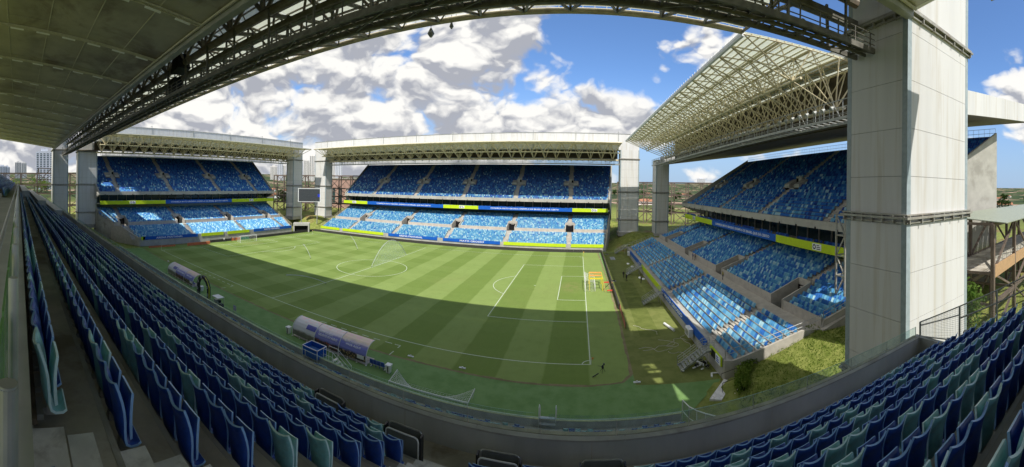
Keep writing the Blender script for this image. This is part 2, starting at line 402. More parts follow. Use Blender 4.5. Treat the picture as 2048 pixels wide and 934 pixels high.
sheet('worn_mat', ((60.1, -26.5), (63.2, -26.5), (63.6, 3.8), (60.6, 3.8)), .014, turf('dark_mat', (.12, .15, .035), (.16, .19, .05), soil=.1))
# ------------------------------------------------------------ pitch markings
def line(pts, w=.12, closed=False):
    b = MB(); n = len(pts)
    for i in range(n - (0 if closed else 1)):
        p, q = pts[i], pts[(i + 1) % n]; L_ = hypot(q[0] - p[0], q[1] - p[1]); dx, dy = (q[0] - p[0]) / L_ * w / 2, (q[1] - p[1]) / L_ * w / 2
        e = 0 if n > 8 else 1
        p = (p[0] - dx * e, p[1] - dy * e); q = (q[0] + dx * e, q[1] + dy * e)
        b.quad((p[0] + dy, p[1] - dx, .020), (q[0] + dy, q[1] - dx, .020), (q[0] - dy, q[1] + dx, .020), (p[0] - dy, p[1] + dx, .020))
    return b
def arc(cx, cy, r, a0, a1, n=40): return [(cx + r * cos(a0 + (a1 - a0) * i / n), cy + r * sin(a0 + (a1 - a0) * i / n)) for i in range(n + 1)]
def mark(name, pts, w=.13): struct(line(pts, w).build(name, WHITELINE, PIT))
mark('touchline', [(-52.5, -34), (52.5, -34)]); mark('touchline', [(-52.5, 34), (52.5, 34)])
mark('goal_line', [(52.5, -34), (52.5, 34)]); mark('goal_line', [(-52.5, -34), (-52.5, 34)])
mark('halfway_line', [(0, -34), (0, 34)]); mark('centre_circle', arc(0, 0, 9.15, 0, 2 * pi, 72)); mark('centre_spot', arc(0, 0, .12, 0, 2 * pi, 9), .2)
for s in (1, -1):
    mark('penalty_area', [(s * 52.5, -20.16), (s * 36, -20.16)]); mark('penalty_area', [(s * 36, -20.16), (s * 36, 20.16)]); mark('penalty_area', [(s * 36, 20.16), (s * 52.5, 20.16)])
    mark('goal_area', [(s * 52.5, -9.16), (s * 47, -9.16)]); mark('goal_area', [(s * 47, -9.16), (s * 47, 9.16)]); mark('goal_area', [(s * 47, 9.16), (s * 52.5, 9.16)])
    a = math.acos(5.5 / 9.15); mark('penalty_arc', arc(s * 41.5, 0, 9.15, (pi if s > 0 else 0) - a, (pi if s > 0 else 0) + a))
    mark('penalty_spot', arc(s * 41.5, 0, .1, 0, 2 * pi, 9), .18)
    for q in (1, -1): mark('corner_arc', arc(s * 52.5, q * 34, 1, atan2(-q, -s) - pi / 4, atan2(-q, -s) + pi / 4, 10))
for x0 in (13.9, -24.6):   # technical areas: dashed boxes in front of the dugouts
    mark('technical_area_dash', [(x0, -36.3), (x0, -35.6)]); mark('technical_area_dash', [(x0, -35.6), (x0 + .9, -35.6)])
    for k in range(1, 7): mark('technical_area_dash', [(x0 + 1.95 * k, -35.6), (x0 + 1.95 * k + .95, -35.6)])
    mark('technical_area_dash', [(x0 + 13.2, -35.6), (x0 + 14.0, -35.6)]); mark('technical_area_dash', [(x0 + 14.0, -35.6), (x0 + 14.0, -36.3)]); mark('technical_area_dash', [(x0 + 14.0, -37.5), (x0 + 14.0, -38.5)])
# ------------------------------------------------------------ grandstands
PAL = dict(navy=(.014, .055, .27), blue=(.026, .135, .44), mid=(.07, .26, .50), cyan=(.15, .38, .55), pale=(.34, .55, .63))
def pick(w):
    r = R.random() * sum(w.values())
    for k, v in w.items():
        r -= v
        if r <= 0: return PAL[k]
    return PAL['blue']
class Seats:
    """many small seats gathered as one mesh with a colour on every seat"""
    def __init__(s): s.V = []; s.C = []; s.n = 0
    base = None
    def add(s, mapf, u, d, z, col):
        w, dp = .215, .17
        # folded seat seen from the front: leaning shell with a pan held up in front of it
        P = [(-w, d + .10, z + .22), (w, d + .10, z + .22), (w * .96, d + .34, z + .80), (-w * .96, d + .34, z + .80),
             (-w * .9, d - .02, z + .26), (w * .9, d - .02, z + .26), (w * .85, d + .16, z + .66), (-w * .85, d + .16, z + .66)]
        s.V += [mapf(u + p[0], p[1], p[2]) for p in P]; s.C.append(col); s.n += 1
    def build(s, name, parent):
        F0 = np.array(((0, 1, 2, 3), (4, 5, 6, 7), (7, 6, 2, 3), (0, 4, 7, 3), (1, 5, 6, 2)))
        F = (F0[None] + 8 * np.arange(s.n)[:, None, None]).reshape(-1, 4)
        me = bpy.data.meshes.new(name); me.vertices.add(8 * s.n); me.vertices.foreach_set('co', np.array(s.V, 'f').ravel())
        nf = len(F); me.loops.add(nf * 4); me.loops.foreach_set('vertex_index', F.ravel().astype('i'))
        me.polygons.add(nf); me.polygons.foreach_set('loop_start', np.arange(0, nf * 4, 4, dtype='i')); me.update(calc_edges=True)
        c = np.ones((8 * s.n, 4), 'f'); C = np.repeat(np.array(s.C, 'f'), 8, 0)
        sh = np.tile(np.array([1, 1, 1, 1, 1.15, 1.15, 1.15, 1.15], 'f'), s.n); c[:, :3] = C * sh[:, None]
        a = me.color_attributes.new('Col', 'FLOAT_COLOR', 'POINT'); a.data.foreach_set('color', c.ravel()); me.materials.append(SEATM)
        o = obj(name, me, parent, kind='stuff'); return o
def lerp(a, b, f): return a + (b - a) * f
def ends(cfg, d):
    pl, pr = cfg['L'], cfg['R']
    def it(p):
        for (d0, u0), (d1, u1) in zip(p, p[1:]):
            if d <= d1: return lerp(u0, u1, max(0, (d - d0) / (d1 - d0)))
        return p[-1][1]
    return it(pl), it(pr)
def terrace(mb, cfg, mapf, d0, z0, n, dp, dz, zb, cuts=(), steps=None, zfun=None):
    """stepped concrete: one block per row and segment; cuts = [(u centre, half width, first rows left out)]"""
    for k in range(n):
        a, b = d0 + k * dp, d0 + (k + 1) * dp; z = z0 + k * dz; bot = zb if zb is not None else z - .9
        la, ra = ends(cfg, a); lb, rb = ends(cfg, b)
        seg = []; cur = None
        for (cu, hw, r0) in sorted(cuts):
            if k < r0: seg.append((cu - hw, cu + hw))
        us = [(la, lb)] + [q for s_ in seg for q in ((s_[0], s_[0]), (s_[1], s_[1]))] + [(ra, rb)]
        for i in range(0, len(us), 2):
            (p0, p1), (q0, q1) = us[i], us[i + 1]
            mb.hexa([mapf(*v) for v in ((p0, a, bot), (q0, a, bot), (q1, b, bot), (p1, b, bot), (p0, a, z), (q0, a, z), (q1, b, z), (p1, b, z))])
def seat_rows(S, cfg, mapf, d0, z0, n, dp, dz, aisles, aw, weights, cuts=(), pitch=.5, off=.42, margin=.5, shared=None):
    for k in range(n):
        d = d0 + k * dp + off; z = z0 + k * dz; l, r = ends(cfg, d)
        u = l + margin
        while u < r - margin:
            if all(abs(u - a) > aw for a in aisles) and all(not (k < c[2] + 1 and abs(u - c[0]) < c[1] + .45) for c in cuts):
                S.add(mapf, u, d, z, pick(weights(k / n, u)))
            u += pitch
def grandstand(cfg):
    mapf = cfg['map']; d0 = cfg['d0']; zo = cfg.get('zo', 0); T = thing('grandstand', cfg['label'], 'grandstand', mapf(0, d0, 0))
    P = lambda mb, name, m, **k: mb.build(name, m, T, **k)
    zf = lambda z: z + zo
    A = cfg['aisles']; l, r = ends(cfg, d0)
    # front wall
    b = MB(); top = zf(2.35)
    b.hexa([mapf(*v) for v in ((l, d0 + .25, 0), (r, d0 + .25, 0), (r, d0 + 1.2, 0), (l, d0 + 1.2, 0), (l, d0 + .25, top - .45), (r, d0 + .25, top - .45), (r, d0 + 1.2, top - .45), (l, d0 + 1.2, top - .45))])
    b.hexa([mapf(*v) for v in ((l, d0 + .25, top - .45), (r, d0 + .25, top - .45), (r, d0 + .42, top - .45), (l, d0 + .42, top - .45), (l, d0 + .25, top), (r, d0 + .25, top), (r, d0 + .42, top), (l, d0 + .42, top))])
    P(b, 'front_wall', FASC)
    # front banners with their lettering
    for (u0, u1, m, txt, tu0, tu1) in cfg['banners']:
        b = MB(); zt, zb_ = top + .12, top - .98
        n = max(1, int((u1 - u0) / 3.4))
        for i in range(n):
            a_, c_ = lerp(u0, u1, i / n), lerp(u0, u1, (i + 1) / n) - .02
            b.hexa([mapf(*v) for v in ((a_, d0 + .06, zb_), (c_, d0 + .06, zb_), (c_, d0 + .2, zb_), (a_, d0 + .2, zb_), (a_, d0 + .06, zt), (c_, d0 + .06, zt), (c_, d0 + .2, zt), (a_, d0 + .2, zt))])
        bo = P(b, 'banner', m)
        if txt:
            s_ = cfg['dir']; uc = (tu0 + tu1) / 2
            put_text('lettering', txt, lambda x, y, z: mapf(uc + s_ * x, d0 + .05 - z, (zt + zb_) / 2 + y), abs(tu1 - tu0), .62, LETTER, bo)
    # lower tier, cross aisle, middle tier
    nA, nB, nU = 9, cfg.get('nB', 17), 26
    za, zb2 = zf(1.9), zf(5.4); dA = d0 + 1.2; dB = d0 + 11.85
    cutsA = []; VH = 1.5; VR = 6
    b = MB(); terrace(b, cfg, mapf, dA, za, nA, .85, .33, 0)
    eA = dA + nA * .85
    b2 = MB(); l, r = ends(cfg, eA); l2, r2 = ends(cfg, dB + .01); zc = za + nA * .33
    b2.hexa([mapf(*v) for v in ((l, eA, 0), (r, eA, 0), (r2, dB - .2, 0), (l2, dB - .2, 0), (l, eA, zc), (r, eA, zc), (r2, dB - .2, zc), (l2, dB - .2, zc))])
    P(b, 'lower_terrace', CONC); P(b2, 'cross_aisle', AISLE)
    vom = [(a, VH, VR) for a in A]
    b = MB(); terrace(b, cfg, mapf, dB, zb2, nB, .8, .285, 0, vom); P(b, 'middle_terrace', CONC)
    b = MB(); us = [ends(cfg, dB)[0]] + [q for a in A for q in (a - VH, a + VH)] + [ends(cfg, dB)[1]]
    for i in range(0, len(us), 2):
        b.hexa([mapf(*v) for v in ((us[i], dB - .2, 0), (us[i + 1], dB - .2, 0), (us[i + 1], dB, 0), (us[i], dB, 0), (us[i], dB - .2, zb2 + .75), (us[i + 1], dB - .2, zb2 + .75), (us[i + 1], dB, zb2 + .75), (us[i], dB, zb2 + .75))])
    P(b, 'parapet', AISLE)
    # vomitories: pit floor, side walls, dark opening and lintel
    for a in A:
        b = MB(); de = dB + VR * .8; ze = zb2 + VR * .285
        for sgn in (-1, 1):
            ua, ub = a + sgn * (VH - .02), a + sgn * (VH + .22)
            b.hexa([mapf(*v) for v in ((ua, dB - .3, zc), (ub, dB - .3, zc), (ub, de, zc), (ua, de, zc), (ua, dB - .3, zb2 + .85), (ub, dB - .3, zb2 + .85), (ub, de, ze + .95), (ua, de, ze + .95))])
        b.hexa([mapf(*v) for v in ((a - VH, de, zc + 2.2), (a + VH, de, zc + 2.2), (a + VH, de + .3, zc + 2.2), (a - VH, de + .3, zc + 2.2), (a - VH, de, ze + 1.0), (a + VH, de, ze + 1.0), (a + VH, de + .3, ze + 1.0), (a - VH, de + .3, ze + 1.0))])
        v = P(b, 'vomitory', AISLE)
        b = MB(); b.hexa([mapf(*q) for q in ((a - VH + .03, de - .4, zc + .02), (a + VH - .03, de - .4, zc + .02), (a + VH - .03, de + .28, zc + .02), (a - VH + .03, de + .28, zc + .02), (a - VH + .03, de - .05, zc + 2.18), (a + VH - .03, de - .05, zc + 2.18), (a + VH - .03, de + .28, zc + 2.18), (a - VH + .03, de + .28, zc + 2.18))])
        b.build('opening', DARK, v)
    # boxes behind the mid banner
    dU = d0 + cfg['dU']; dM = dU - .5; l, r = ends(cfg, dM)
    back = dU + 7
    def slab(name, da, db, z0_, z1_, m, inset=0.0, kind=None):
        b = MB(); (la, ra), (lb, rb) = ends(cfg, da), ends(cfg, db)
        la += inset; lb += inset; ra -= inset; rb -= inset
        b.hexa([mapf(*v) for v in ((la, da, z0_), (ra, da, z0_), (rb, db, z0_), (lb, db, z0_), (la, da, z1_), (ra, da, z1_), (rb, db, z1_), (lb, db, z1_))])
        return P(b, name, m)
    slab('box_floor', dM + .3, back, zf(12.1), zf(12.35), FASC)
    slab('window_band', back - .6, back, zf(12.35), zf(15.6), DGLASS, .3)
    slab('window_band', dB + nB * .8 - .3 + 0.0, dB + nB * .8 + .1, zb2 + nB * .285, zf(12.1), DGLASS, .2)
    slab('upper_edge_beam', dU, dU + .5, zf(15.65), zf(16.95), FASC)
    slab('upper_soffit', dU + .5, back + 1, zf(15.6), zf(15.8), CONC_D, .05)
    b = MB(); u = ends(cfg, dU)[0] + 1.5
    while u < ends(cfg, dU)[1]:
        x0 = u; b.hexa([mapf(*v) for v in ((x0, back - .9, zf(12.35)), (x0 + .14, back - .9, zf(12.35)), (x0 + .14, back - .62, zf(12.35)), (x0, back - .62, zf(12.35)), (x0, back - .9, zf(15.6)), (x0 + .14, back - .9, zf(15.6)), (x0 + .14, back - .62, zf(15.6)), (x0, back - .62, zf(15.6)))]); u += 3.65
    P(b, 'window_post', FASC, kind='stuff')
    b = MB(); u = ends(cfg, dU)[0] + 2
    while u < ends(cfg, dU)[1] - 1:
        b.hexa([mapf(*v) for v in ((u, dU - .12, zf(15.5)), (u + .25, dU - .12, zf(15.5)), (u + .25, dU - .003, zf(15.5)), (u, dU - .003, zf(15.5)), (u, dU - .12, zf(15.95)), (u + .25, dU - .12, zf(15.95)), (u + .25, dU - .003, zf(15.95)), (u, dU - .003, zf(15.95)))]); u += 5.5
    P(b, 'edge_lamp', DARK, kind='stuff')
    for (u0, u1, m, txt, tu0, tu1, logo) in cfg['mid']:
        b = MB(); n = max(1, int(abs(u1 - u0) / 3.0))
        for i in range(n):
            a_, c_ = lerp(u0, u1, i / n), lerp(u0, u1, (i + 1) / n) - .015
            b.hexa([mapf(*v) for v in ((a_, dM, zf(12.05)), (c_, dM, zf(12.05)), (c_, dM + .12, zf(12.05)), (a_, dM + .12, zf(12.05)), (a_, dM, zf(13.45)), (c_, dM, zf(13.45)), (c_, dM + .12, zf(13.45)), (a_, dM + .12, zf(13.45)))])
        bo = P(b, 'banner', m); s_ = cfg['dir']
        if txt:
            uc = (tu0 + tu1) / 2
            put_text('lettering', txt, lambda x, y, z: mapf(uc + s_ * x, dM - .01 - z, zf(12.75) + y), abs(tu1 - tu0), .78, LETTER, bo)
        if logo:
            b = MB(); b.hexa([mapf(*v) for v in ((logo, dM - .04, zf(12.25)), (logo + s_ * 2.3, dM - .04, zf(12.25)), (logo + s_ * 2.3, dM - .01, zf(12.25)), (logo, dM - .01, zf(12.25)), (logo, dM - .04, zf(13.3)), (logo + s_ * 2.3, dM - .04, zf(13.3)), (logo + s_ * 2.3, dM - .01, zf(13.3)), (logo, dM - .01, zf(13.3)))])
            b.cur = 1
            b.add([mapf(logo + s_ * (.55 + .42 * cos(i * pi / 6)), dM - .06, zf(12.78) + .42 * sin(i * pi / 6)) for i in range(12)], [tuple(range(12))])
            b.cur = 0
            b.add([mapf(logo + s_ * (.55 + .22 * cos(i * pi / 6)), dM - .08, zf(12.78) + .22 * sin(i * pi / 6)) for i in range(12)], [tuple(range(12))])
            b.cur = 1
            for q in range(3): b.add([mapf(logo + s_ * x_, dM - .06, zf(z_)) for x_, z_ in ((1.15, 12.4 + q * .3), (2.1 - .3 * (q == 2), 12.4 + q * .3), (2.1 - .3 * (q == 2), 12.53 + q * .3), (1.15, 12.53 + q * .3))], [(0, 1, 2, 3)])
            b.build('emblem_panel', [LETTER, BLACK], bo)
    # upper tier
    zu = zf(16.7); dzu, dpu = .575, .86
    vomU = [(a, 1.5, 0) for a in A]
    b = MB(); terrace(b, cfg, mapf, dU + .5, zu, nU, dpu, dzu, None); P(b, 'upper_terrace', CONC)
    dT = dU + .5 + nU * dpu; zT = zu + nU * dzu
    for a in A:   # vomitory boxes half way up the upper tier
        k = 10; b = MB(); dd = dU + .5 + k * dpu; zz = zu + k * dzu
        for sgn in (-1, 1):
            ua, ub = a + sgn * 1.0, a + sgn * 2.9
            b.hexa([mapf(*v) for v in ((ua, dd, zz - .5), (ub, dd, zz - .5), (ub, dd + 2.4, zz + 1.0), (ua, dd + 2.4, zz + 1.0), (ua, dd, zz + .85), (ub, dd, zz + .85), (ub, dd + 2.4, zz + 2.0), (ua, dd + 2.4, zz + 2.0))])
        b.hexa([mapf(*v) for v in ((a - 1.0, dd + 2.0, zz + .4), (a + 1.0, dd + 2.0, zz + .4), (a + 1.0, dd + 2.4, zz + .4), (a - 1.0, dd + 2.4, zz + .4), (a - 1.0, dd + 2.0, zz + 2.6), (a + 1.0, dd + 2.0, zz + 2.6), (a + 1.0, dd + 2.4, zz + 2.6), (a - 1.0, dd + 2.4, zz + 2.6))])
        v = P(b, 'vomitory', FASC)
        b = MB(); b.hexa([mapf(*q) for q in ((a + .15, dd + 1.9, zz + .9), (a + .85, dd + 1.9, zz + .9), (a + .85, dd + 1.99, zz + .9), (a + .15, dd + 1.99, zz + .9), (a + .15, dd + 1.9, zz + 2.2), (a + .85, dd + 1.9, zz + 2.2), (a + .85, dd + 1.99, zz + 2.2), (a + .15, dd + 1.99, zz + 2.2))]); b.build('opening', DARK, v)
    # stairs in the aisles
    b = MB()
    for a in A:
        for (dd, zz, n, dp, dz, k0) in ((dA, za, nA, .85, .33, 0), (dB, zb2, nB, .8, .285, VR), (dU + .5, zu, nU, dpu, dzu, 0)):
            for k in range(k0, n):
                if dp == dpu and 9 <= k <= 12: continue
                x = dd + k * dp; z = zz + k * dz
                b.hexa([mapf(*v) for v in ((a - .65, x - dp * .45, z - dz), (a + .65, x - dp * .45, z - dz), (a + .65, x, z - dz), (a - .65, x, z - dz), (a - .65, x - dp * .45, z - dz * .5), (a + .65, x - dp * .45, z - dz * .5), (a + .65, x, z - dz * .5), (a - .65, x, z - dz * .5))])
                b.hexa([mapf(*v) for v in ((a - .65, x, z), (a + .65, x, z), (a + .65, x + dp * .55 - .002, z), (a - .65, x + dp * .55 - .002, z), (a - .65, x, z + .012), (a + .65, x, z + .012), (a + .65, x + dp * .55 - .002, z + .012), (a - .65, x + dp * .55 - .002, z + .012))])
    P(b, 'aisle_steps', AISLE, kind='stuff')
    # side walls
    for side in (0, 1):
        e = lambda d: ends(cfg, d)[side]; sg = -1 if side == 0 else 1
        b = MB()
        zl = lambda d: zf(2.3) if d < dA else (za + (d - dA) / .85 * .33 + .35 if d < eA else (zc + .1 if d < dB - .2 else zb2 + (d - dB) / .8 * .285 + .55))
        pts = [(dq, zl(dq)) for dq in (d0 + .25, dA, eA - .01, dB - .3, dB, dB + nB * .8)]
        for (p, q) in zip(pts, pts[1:]):
            b.hexa([mapf(*v) for v in ((e(p[0]), p[0], 0), (e(q[0]), q[0], 0), (e(q[0]) + sg * .3, q[0], 0), (e(p[0]) + sg * .3, p[0], 0), (e(p[0]), p[0], p[1]), (e(q[0]), q[0], q[1]), (e(q[0]) + sg * .3, q[0], q[1]), (e(p[0]) + sg * .3, p[0], p[1]))])
        P(b, 'side_wall', AISLE)
        b = MB(); q0, q1 = (dU, zf(16.95)), (dT, zT + .9)
        b.hexa([mapf(*v) for v in ((e(q0[0]), q0[0], zf(15.6)), (e(q1[0]), q1[0], zf(7.0)), (e(q1[0]) + sg * .35, q1[0], zf(7.0)), (e(q0[0]) + sg * .35, q0[0], zf(15.6)), (e(q0[0]), q0[0], q0[1]), (e(q1[0]), q1[0], q1[1]), (e(q1[0]) + sg * .35, q1[0], q1[1]), (e(q0[0]) + sg * .35, q0[0], q0[1]))])
        P(b, 'side_wall', FASC)
        b = MB(); N = 14
        for (pa, pb) in (((d0 + .4, zf(2.3)), (dB - .3, zf(5.6))), ((dB, zb2 + .55), (dB + nB * .8 - 2.5, zb2 + nB * .285 - .3))):
            for h in (.55, 1.05): b.tube(mapf(e(pa[0]) + sg * .15, pa[0], pa[1] + h), mapf(e(pb[0]) + sg * .15, pb[0], pb[1] + h), .035, 5)
            for i in range(8):
                f = i / 7; dd = lerp(pa[0], pb[0], f); zz = lerp(pa[1], pb[1], f); b.tube(mapf(e(dd) + sg * .15, dd, zz - .3), mapf(e(dd) + sg * .15, dd, zz + 1.05), .035, 5)
        P(b, 'railing', CREAM if cfg['dir'] > 0 else STEEL)
    # rear wall and the fence on top of the upper tier
    l, r = ends(cfg, dT)
    b = MB(); b.hexa([mapf(*v) for v in ((l, dT, zf(5)), (r, dT, zf(5)), (r, dT + .3, zf(5)), (l, dT + .3, zf(5)), (l, dT, zT + .3), (r, dT, zT + .3), (r, dT + .3, zT + .3), (l, dT + .3, zT + .3))])
    P(b, 'rear_wall', FASC)
    b = MB()
    n = int((r - l) / 1.1)
    for i in range(n + 1):
        u = lerp(l, r, i / n); b.tube(mapf(u, dT + .15, zT), mapf(u, dT + .15, zT + 1.7), .03, 4, cap=False)
    for h in (.9, 1.7): b.tube(mapf(l, dT + .15, zT + h), mapf(r, dT + .15, zT + h), .04, 5)
    P(b, 'rear_fence', STEEL, kind='stuff')
    # seats
    S = Seats()
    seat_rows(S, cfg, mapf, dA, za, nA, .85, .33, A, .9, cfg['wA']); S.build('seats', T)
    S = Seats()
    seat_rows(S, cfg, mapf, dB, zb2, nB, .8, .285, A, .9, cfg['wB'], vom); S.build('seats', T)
    S = Seats()
    vu = [(a, 2.9, 0) for a in A]
    for k in range(nU):
        d = dU + .5 + k * dpu + .42; z = zu + k * dzu; l, r = ends(cfg, d); u = l + .6
        while u < r - .6:
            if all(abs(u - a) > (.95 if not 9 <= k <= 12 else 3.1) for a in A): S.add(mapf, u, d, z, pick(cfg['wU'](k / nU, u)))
            u += .5
    S.build('seats', T)
    S = Seats()
    for k in range(2):
        u = ends(cfg, dM)[0] + 1
        while u < ends(cfg, dM)[1] - 1:
            if int(u / 3.6) % 2 or R.random() < .5: S.add(mapf, u, dM + 1.0 + k * .9, zf(12.35) + k * .35, pick(dict(navy=3, blue=2)))
            u += .52
    S.build('seats', T)
    return T
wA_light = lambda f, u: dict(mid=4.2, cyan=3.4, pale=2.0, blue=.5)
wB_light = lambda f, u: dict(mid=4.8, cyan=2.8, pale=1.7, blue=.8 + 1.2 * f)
wU_blue = lambda f, u: dict(blue=4.0 + 2 * f, mid=max(.05, 3.0 - 4.5 * f), navy=1 + 5 * f, pale=1.5 * (1 - f) ** 1.1 + .02)  # navy grows towards the top rows, standing in for roof shade
far_cfg = dict(map=lambda u, d, z: (u, d, z), dir=1, d0=43, dU=20, aisles=(-40.8, -19.2, 3.2, 25.4, 47.7),
    L=((43, -55.6), (62.5, -57.2), (85.5, -58.8)), R=((43, 60.1), (62.5, 62.9), (85.5, 65.8)),
    label='sunlit blue grandstand behind the far touchline with ARENA PANTANAL on its front wall', wA=wA_light, wB=wB_light, wU=wU_blue,
    banners=((-55.8, -45.0, LIME, None, 0, 0), (-43.3, -22.8, LIME, None, 0, 0), (-20.5, .4, BLUEB, 'ARENA PANTANAL', -15.6, -5.6), (2.6, 24.0, BLUEB, 'MATO GROSSO', 9.2, 18.2), (25.2, 46.8, LIME, None, 0, 0), (48.5, 59.6, LIME, None, 0, 0)),
    mid=((-57.8, -43.7, LIME, None, 0, 0, -52.5), (-43.6, -5.2, BLUEB, 'CONHEÇA MATO GROSSO: EXEMPLO DE BRASIL QUE DÁ CERTO', -38.4, -11.0, 0), (-5.1, 10.3, LIME, None, 0, 0, 2.0), (10.4, 48.4, BLUEB, 'CONHEÇA MATO GROSSO: EXEMPLO DE BRASIL QUE DÁ CERTO', 15.5, 43.1, 0), (48.5, 62.6, LIME, None, 0, 0, 56.0)))
right_cfg = dict(map=lambda u, d, z: (d, u, z), dir=-1, d0=67, dU=20, aisles=(-33.5, -11.5, 10.0, 31.5),
    L=((67, -40.2), (76, -43.5), (87, -45), (110, -53)), R=((67, 39.5), (87, 42.5), (89, 37.5), (110, 37)),
    label='blue seated grandstand at the near end of the pitch beside the great white pylon', wA=lambda f, u: dict(mid=3.2, cyan=3.2, pale=1.4, blue=1.5 + f), wB=lambda f, u: dict(mid=3.0, blue=4.2, cyan=2.0, pale=1.2), wU=lambda f, u: dict(blue=4.5, mid=max(.3, 2.6 - 2.5 * f), navy=.6 + 4.5 * f, cyan=1.2 * (1 - f) ** 1.5, pale=.9 * (1 - f) ** 1.5),  # upper seats turn darker with height, roof shade put into the mix
    banners=((31.5, 11.8, BLUEB, None, 0, 0), (11.6, -10.1, LIME, None, 0, 0), (-10.3, -35.2, BLUEB, 'MATO GROSSO', -13.0, -24.5), (-36.4, -40.1, LIME, None, 0, 0)),
    mid=((37.5, 12.6, LIME, None, 0, 0, 29.0), (12.5, -20.3, BLUEB, 'CONHEÇA MATO GROSSO: EXEMPLO DE BRASIL QUE DÁ CERTO', 10.0, -18.0, 0), (-20.4, -44.5, LIME, None, 0, 0, -31.8)))
left_cfg = dict(map=lambda u, d, z: (-d, u, z), dir=1, d0=60.5, dU=19.5, zo=.75, aisles=(-40.4, -17.7, 5.2, 25.5),
    L=((60.5, -38.0), (80, -47.8), (102.5, -50)), R=((60.5, 29.3), (80, 35.2), (102.5, 39.5)),
    label='blue grandstand at the distant end of the pitch beside the video screen', wA=wA_light, wB=lambda f, u: dict(mid=4, blue=3.0, cyan=2.0, pale=1.8), wU=lambda f, u: dict(blue=5.0, mid=max(.1, 2.2 - 3 * f), navy=.5 + 3.5 * f, pale=1.3 * (1 - f) ** 1.1 + .02),  # navy share rises up the tier as painted roof shade
    banners=((-38.0, -36.6, LIME, None, 0, 0), (-37.4, -16.6, BLUEB, 'ARENA PANTANAL', -32.6, -22.6), (-15.0, -5.6, LIME, None, 0, 0), (-3.8, 6.4, LIME, None, 0, 0), (8.6, 29.2, BLUEB, 'MATO GROSSO', 14.0, 22.2)),
    mid=((-47.7, -21.0, LIME, None, 0, 0, -36.0), (-20.9, 10.8, BLUEB, 'CONHEÇA MATO GROSSO: EXEMPLO DE BRASIL QUE DÁ CERTO', -18.7, 8.7, 0), (10.9, 35.2, LIME, None, 0, 0, 20.5)))
for c_ in (far_cfg, right_cfg, left_cfg): grandstand(c_)
# ------------------------------------------------------------ pylons clad in white panels
def pylon(x0, y0, x1, y1, zb, zt, label, ledges=(20.2, 33.0, 9.4), lod=0, skip=None):
    cx, cy = (x0 + x1) / 2, (y0 + y1) / 2
    T = thing('roof_pylon', label, 'pylon', (cx, cy, zb), 'white clad pylons carrying the stand roofs')
    b = MB(); b.box(x0 + .12, y0 + .12, zb - 1, x1 - .12, y1 - .12, zt - .1); b.build('core', JOINT, T)
    zs = [zt]
    z = 31.85
    while z > zb + .2: zs.append(z); z -= 3.0
    zs.append(zb); zs = sorted(set(zs)); zs = [q for q in zs if q <= zt]
    if zs[1] - zs[0] < .6: zs.pop(1)
    tw = .42; e = .012
    for fx in range(4):
        for a, c in zip(zs, zs[1:]):
            b = MB(); g = .025
            if fx == 0: b.box(x0 + tw, y0 + e, a + g, x1 - tw, y0 + .10, c)
            elif fx == 1: b.box(x0 + tw, y1 - .10, a + g, x1 - tw, y1 - e, c)
            elif fx == 2: b.box(x0 + e, y0 + tw, a + g, x0 + .10, y1 - tw, c)
            else: b.box(x1 - .10, y0 + tw, a + g, x1 - e, y1 - tw, c)
            b.build('cladding_panel', CLAD, T)
    for (ax_, ay_) in ((x0, y0), (x1 - tw + .01, y0), (x0, y1 - tw + .01), (x1 - tw + .01, y1 - tw + .01)):
        b = MB(); b.box(ax_, ay_, zb, ax_ + tw - .01, ay_ + tw - .01, zt); b.build('corner_trim', TRIM, T)
    for z in ledges:
        if z < zb or z > zt: continue
        b = MB(); p = .32
        for (h0, h1, q) in ((0, .14, p), (.22, .30, p * .7), (-.25, -.17, p * .5)):
            b.box(x0 - q, y0 - q, z + h0, x1 + q, y0 - .002, z + h1); b.box(x0 - q, y1 + .002, z + h0, x1 + q, y1 + q, z + h1)
            b.box(x0 - q, y0 - .002, z + h0, x0 - .002, y1 + .002, z + h1); b.box(x1 + .002, y0 - .002, z + h0, x1 + q, y1 + .002, z + h1)
        n = 6
        for i in range(n + 1):
            x = lerp(x0, x1, i / n); b.box(x - .04, y0 - p * .9, z - .3, x + .04, y0 - .01, z + .22)
            y = lerp(y0, y1, i / n); b.box(x0 - p * .9, y - .04, z - .3, x0 - .01, y + .04, z + .22); b.box(x1 + .01, y - .04, z - .3, x1 + p * .9, y + .04, z + .22)
        b.build('ledge', LEDGE, T)
    b = MB(); b.box(x0 - .4, y0 - .4, zb - 1.2, x1 + .4, y1 + .4, zb + .35); b.build('plinth', CONC, T)
    return T
ZT = 36.6
pylon(68.0, -64.9, 76.0, -59.55, 2.0, 45, 'great white clad pylon nearest the camera, standing beyond the parapet')
pylon(-86.5, -65.4, -79.6, -59.8, 4.0, ZT + 1, 'white pylon where the dark roof overhead ends, farthest along the seat rows')
pylon(66.8, 59.3, 74.3, 64.4, 4.3, ZT, 'white pylon at the right hand end of the stand behind the far touchline')
pylon(-75.0, 59.8, -67.5, 64.9, 4.6, ZT, 'white pylon just to the right of the video screen')
pylon(79.5, 52.0, 84.5, 58.3, 4.6, 32.6, 'grey shaded pylon carrying the far end of the greenish canopy')
pylon(79.5, -56.5, 84.5, -50.2, 3.0, 32.0, 'white pylon hidden behind the great pylon, under the raised roof end')
pylon(-81.0, 45.0, -76.0, 51.3, 4.6, ZT, 'white pylon just to the left of the video screen')
pylon(-89.8, -55.2, -84.8, -47.7, 4.6, ZT, 'broad white pylon between the row ends and the distant blue stand')
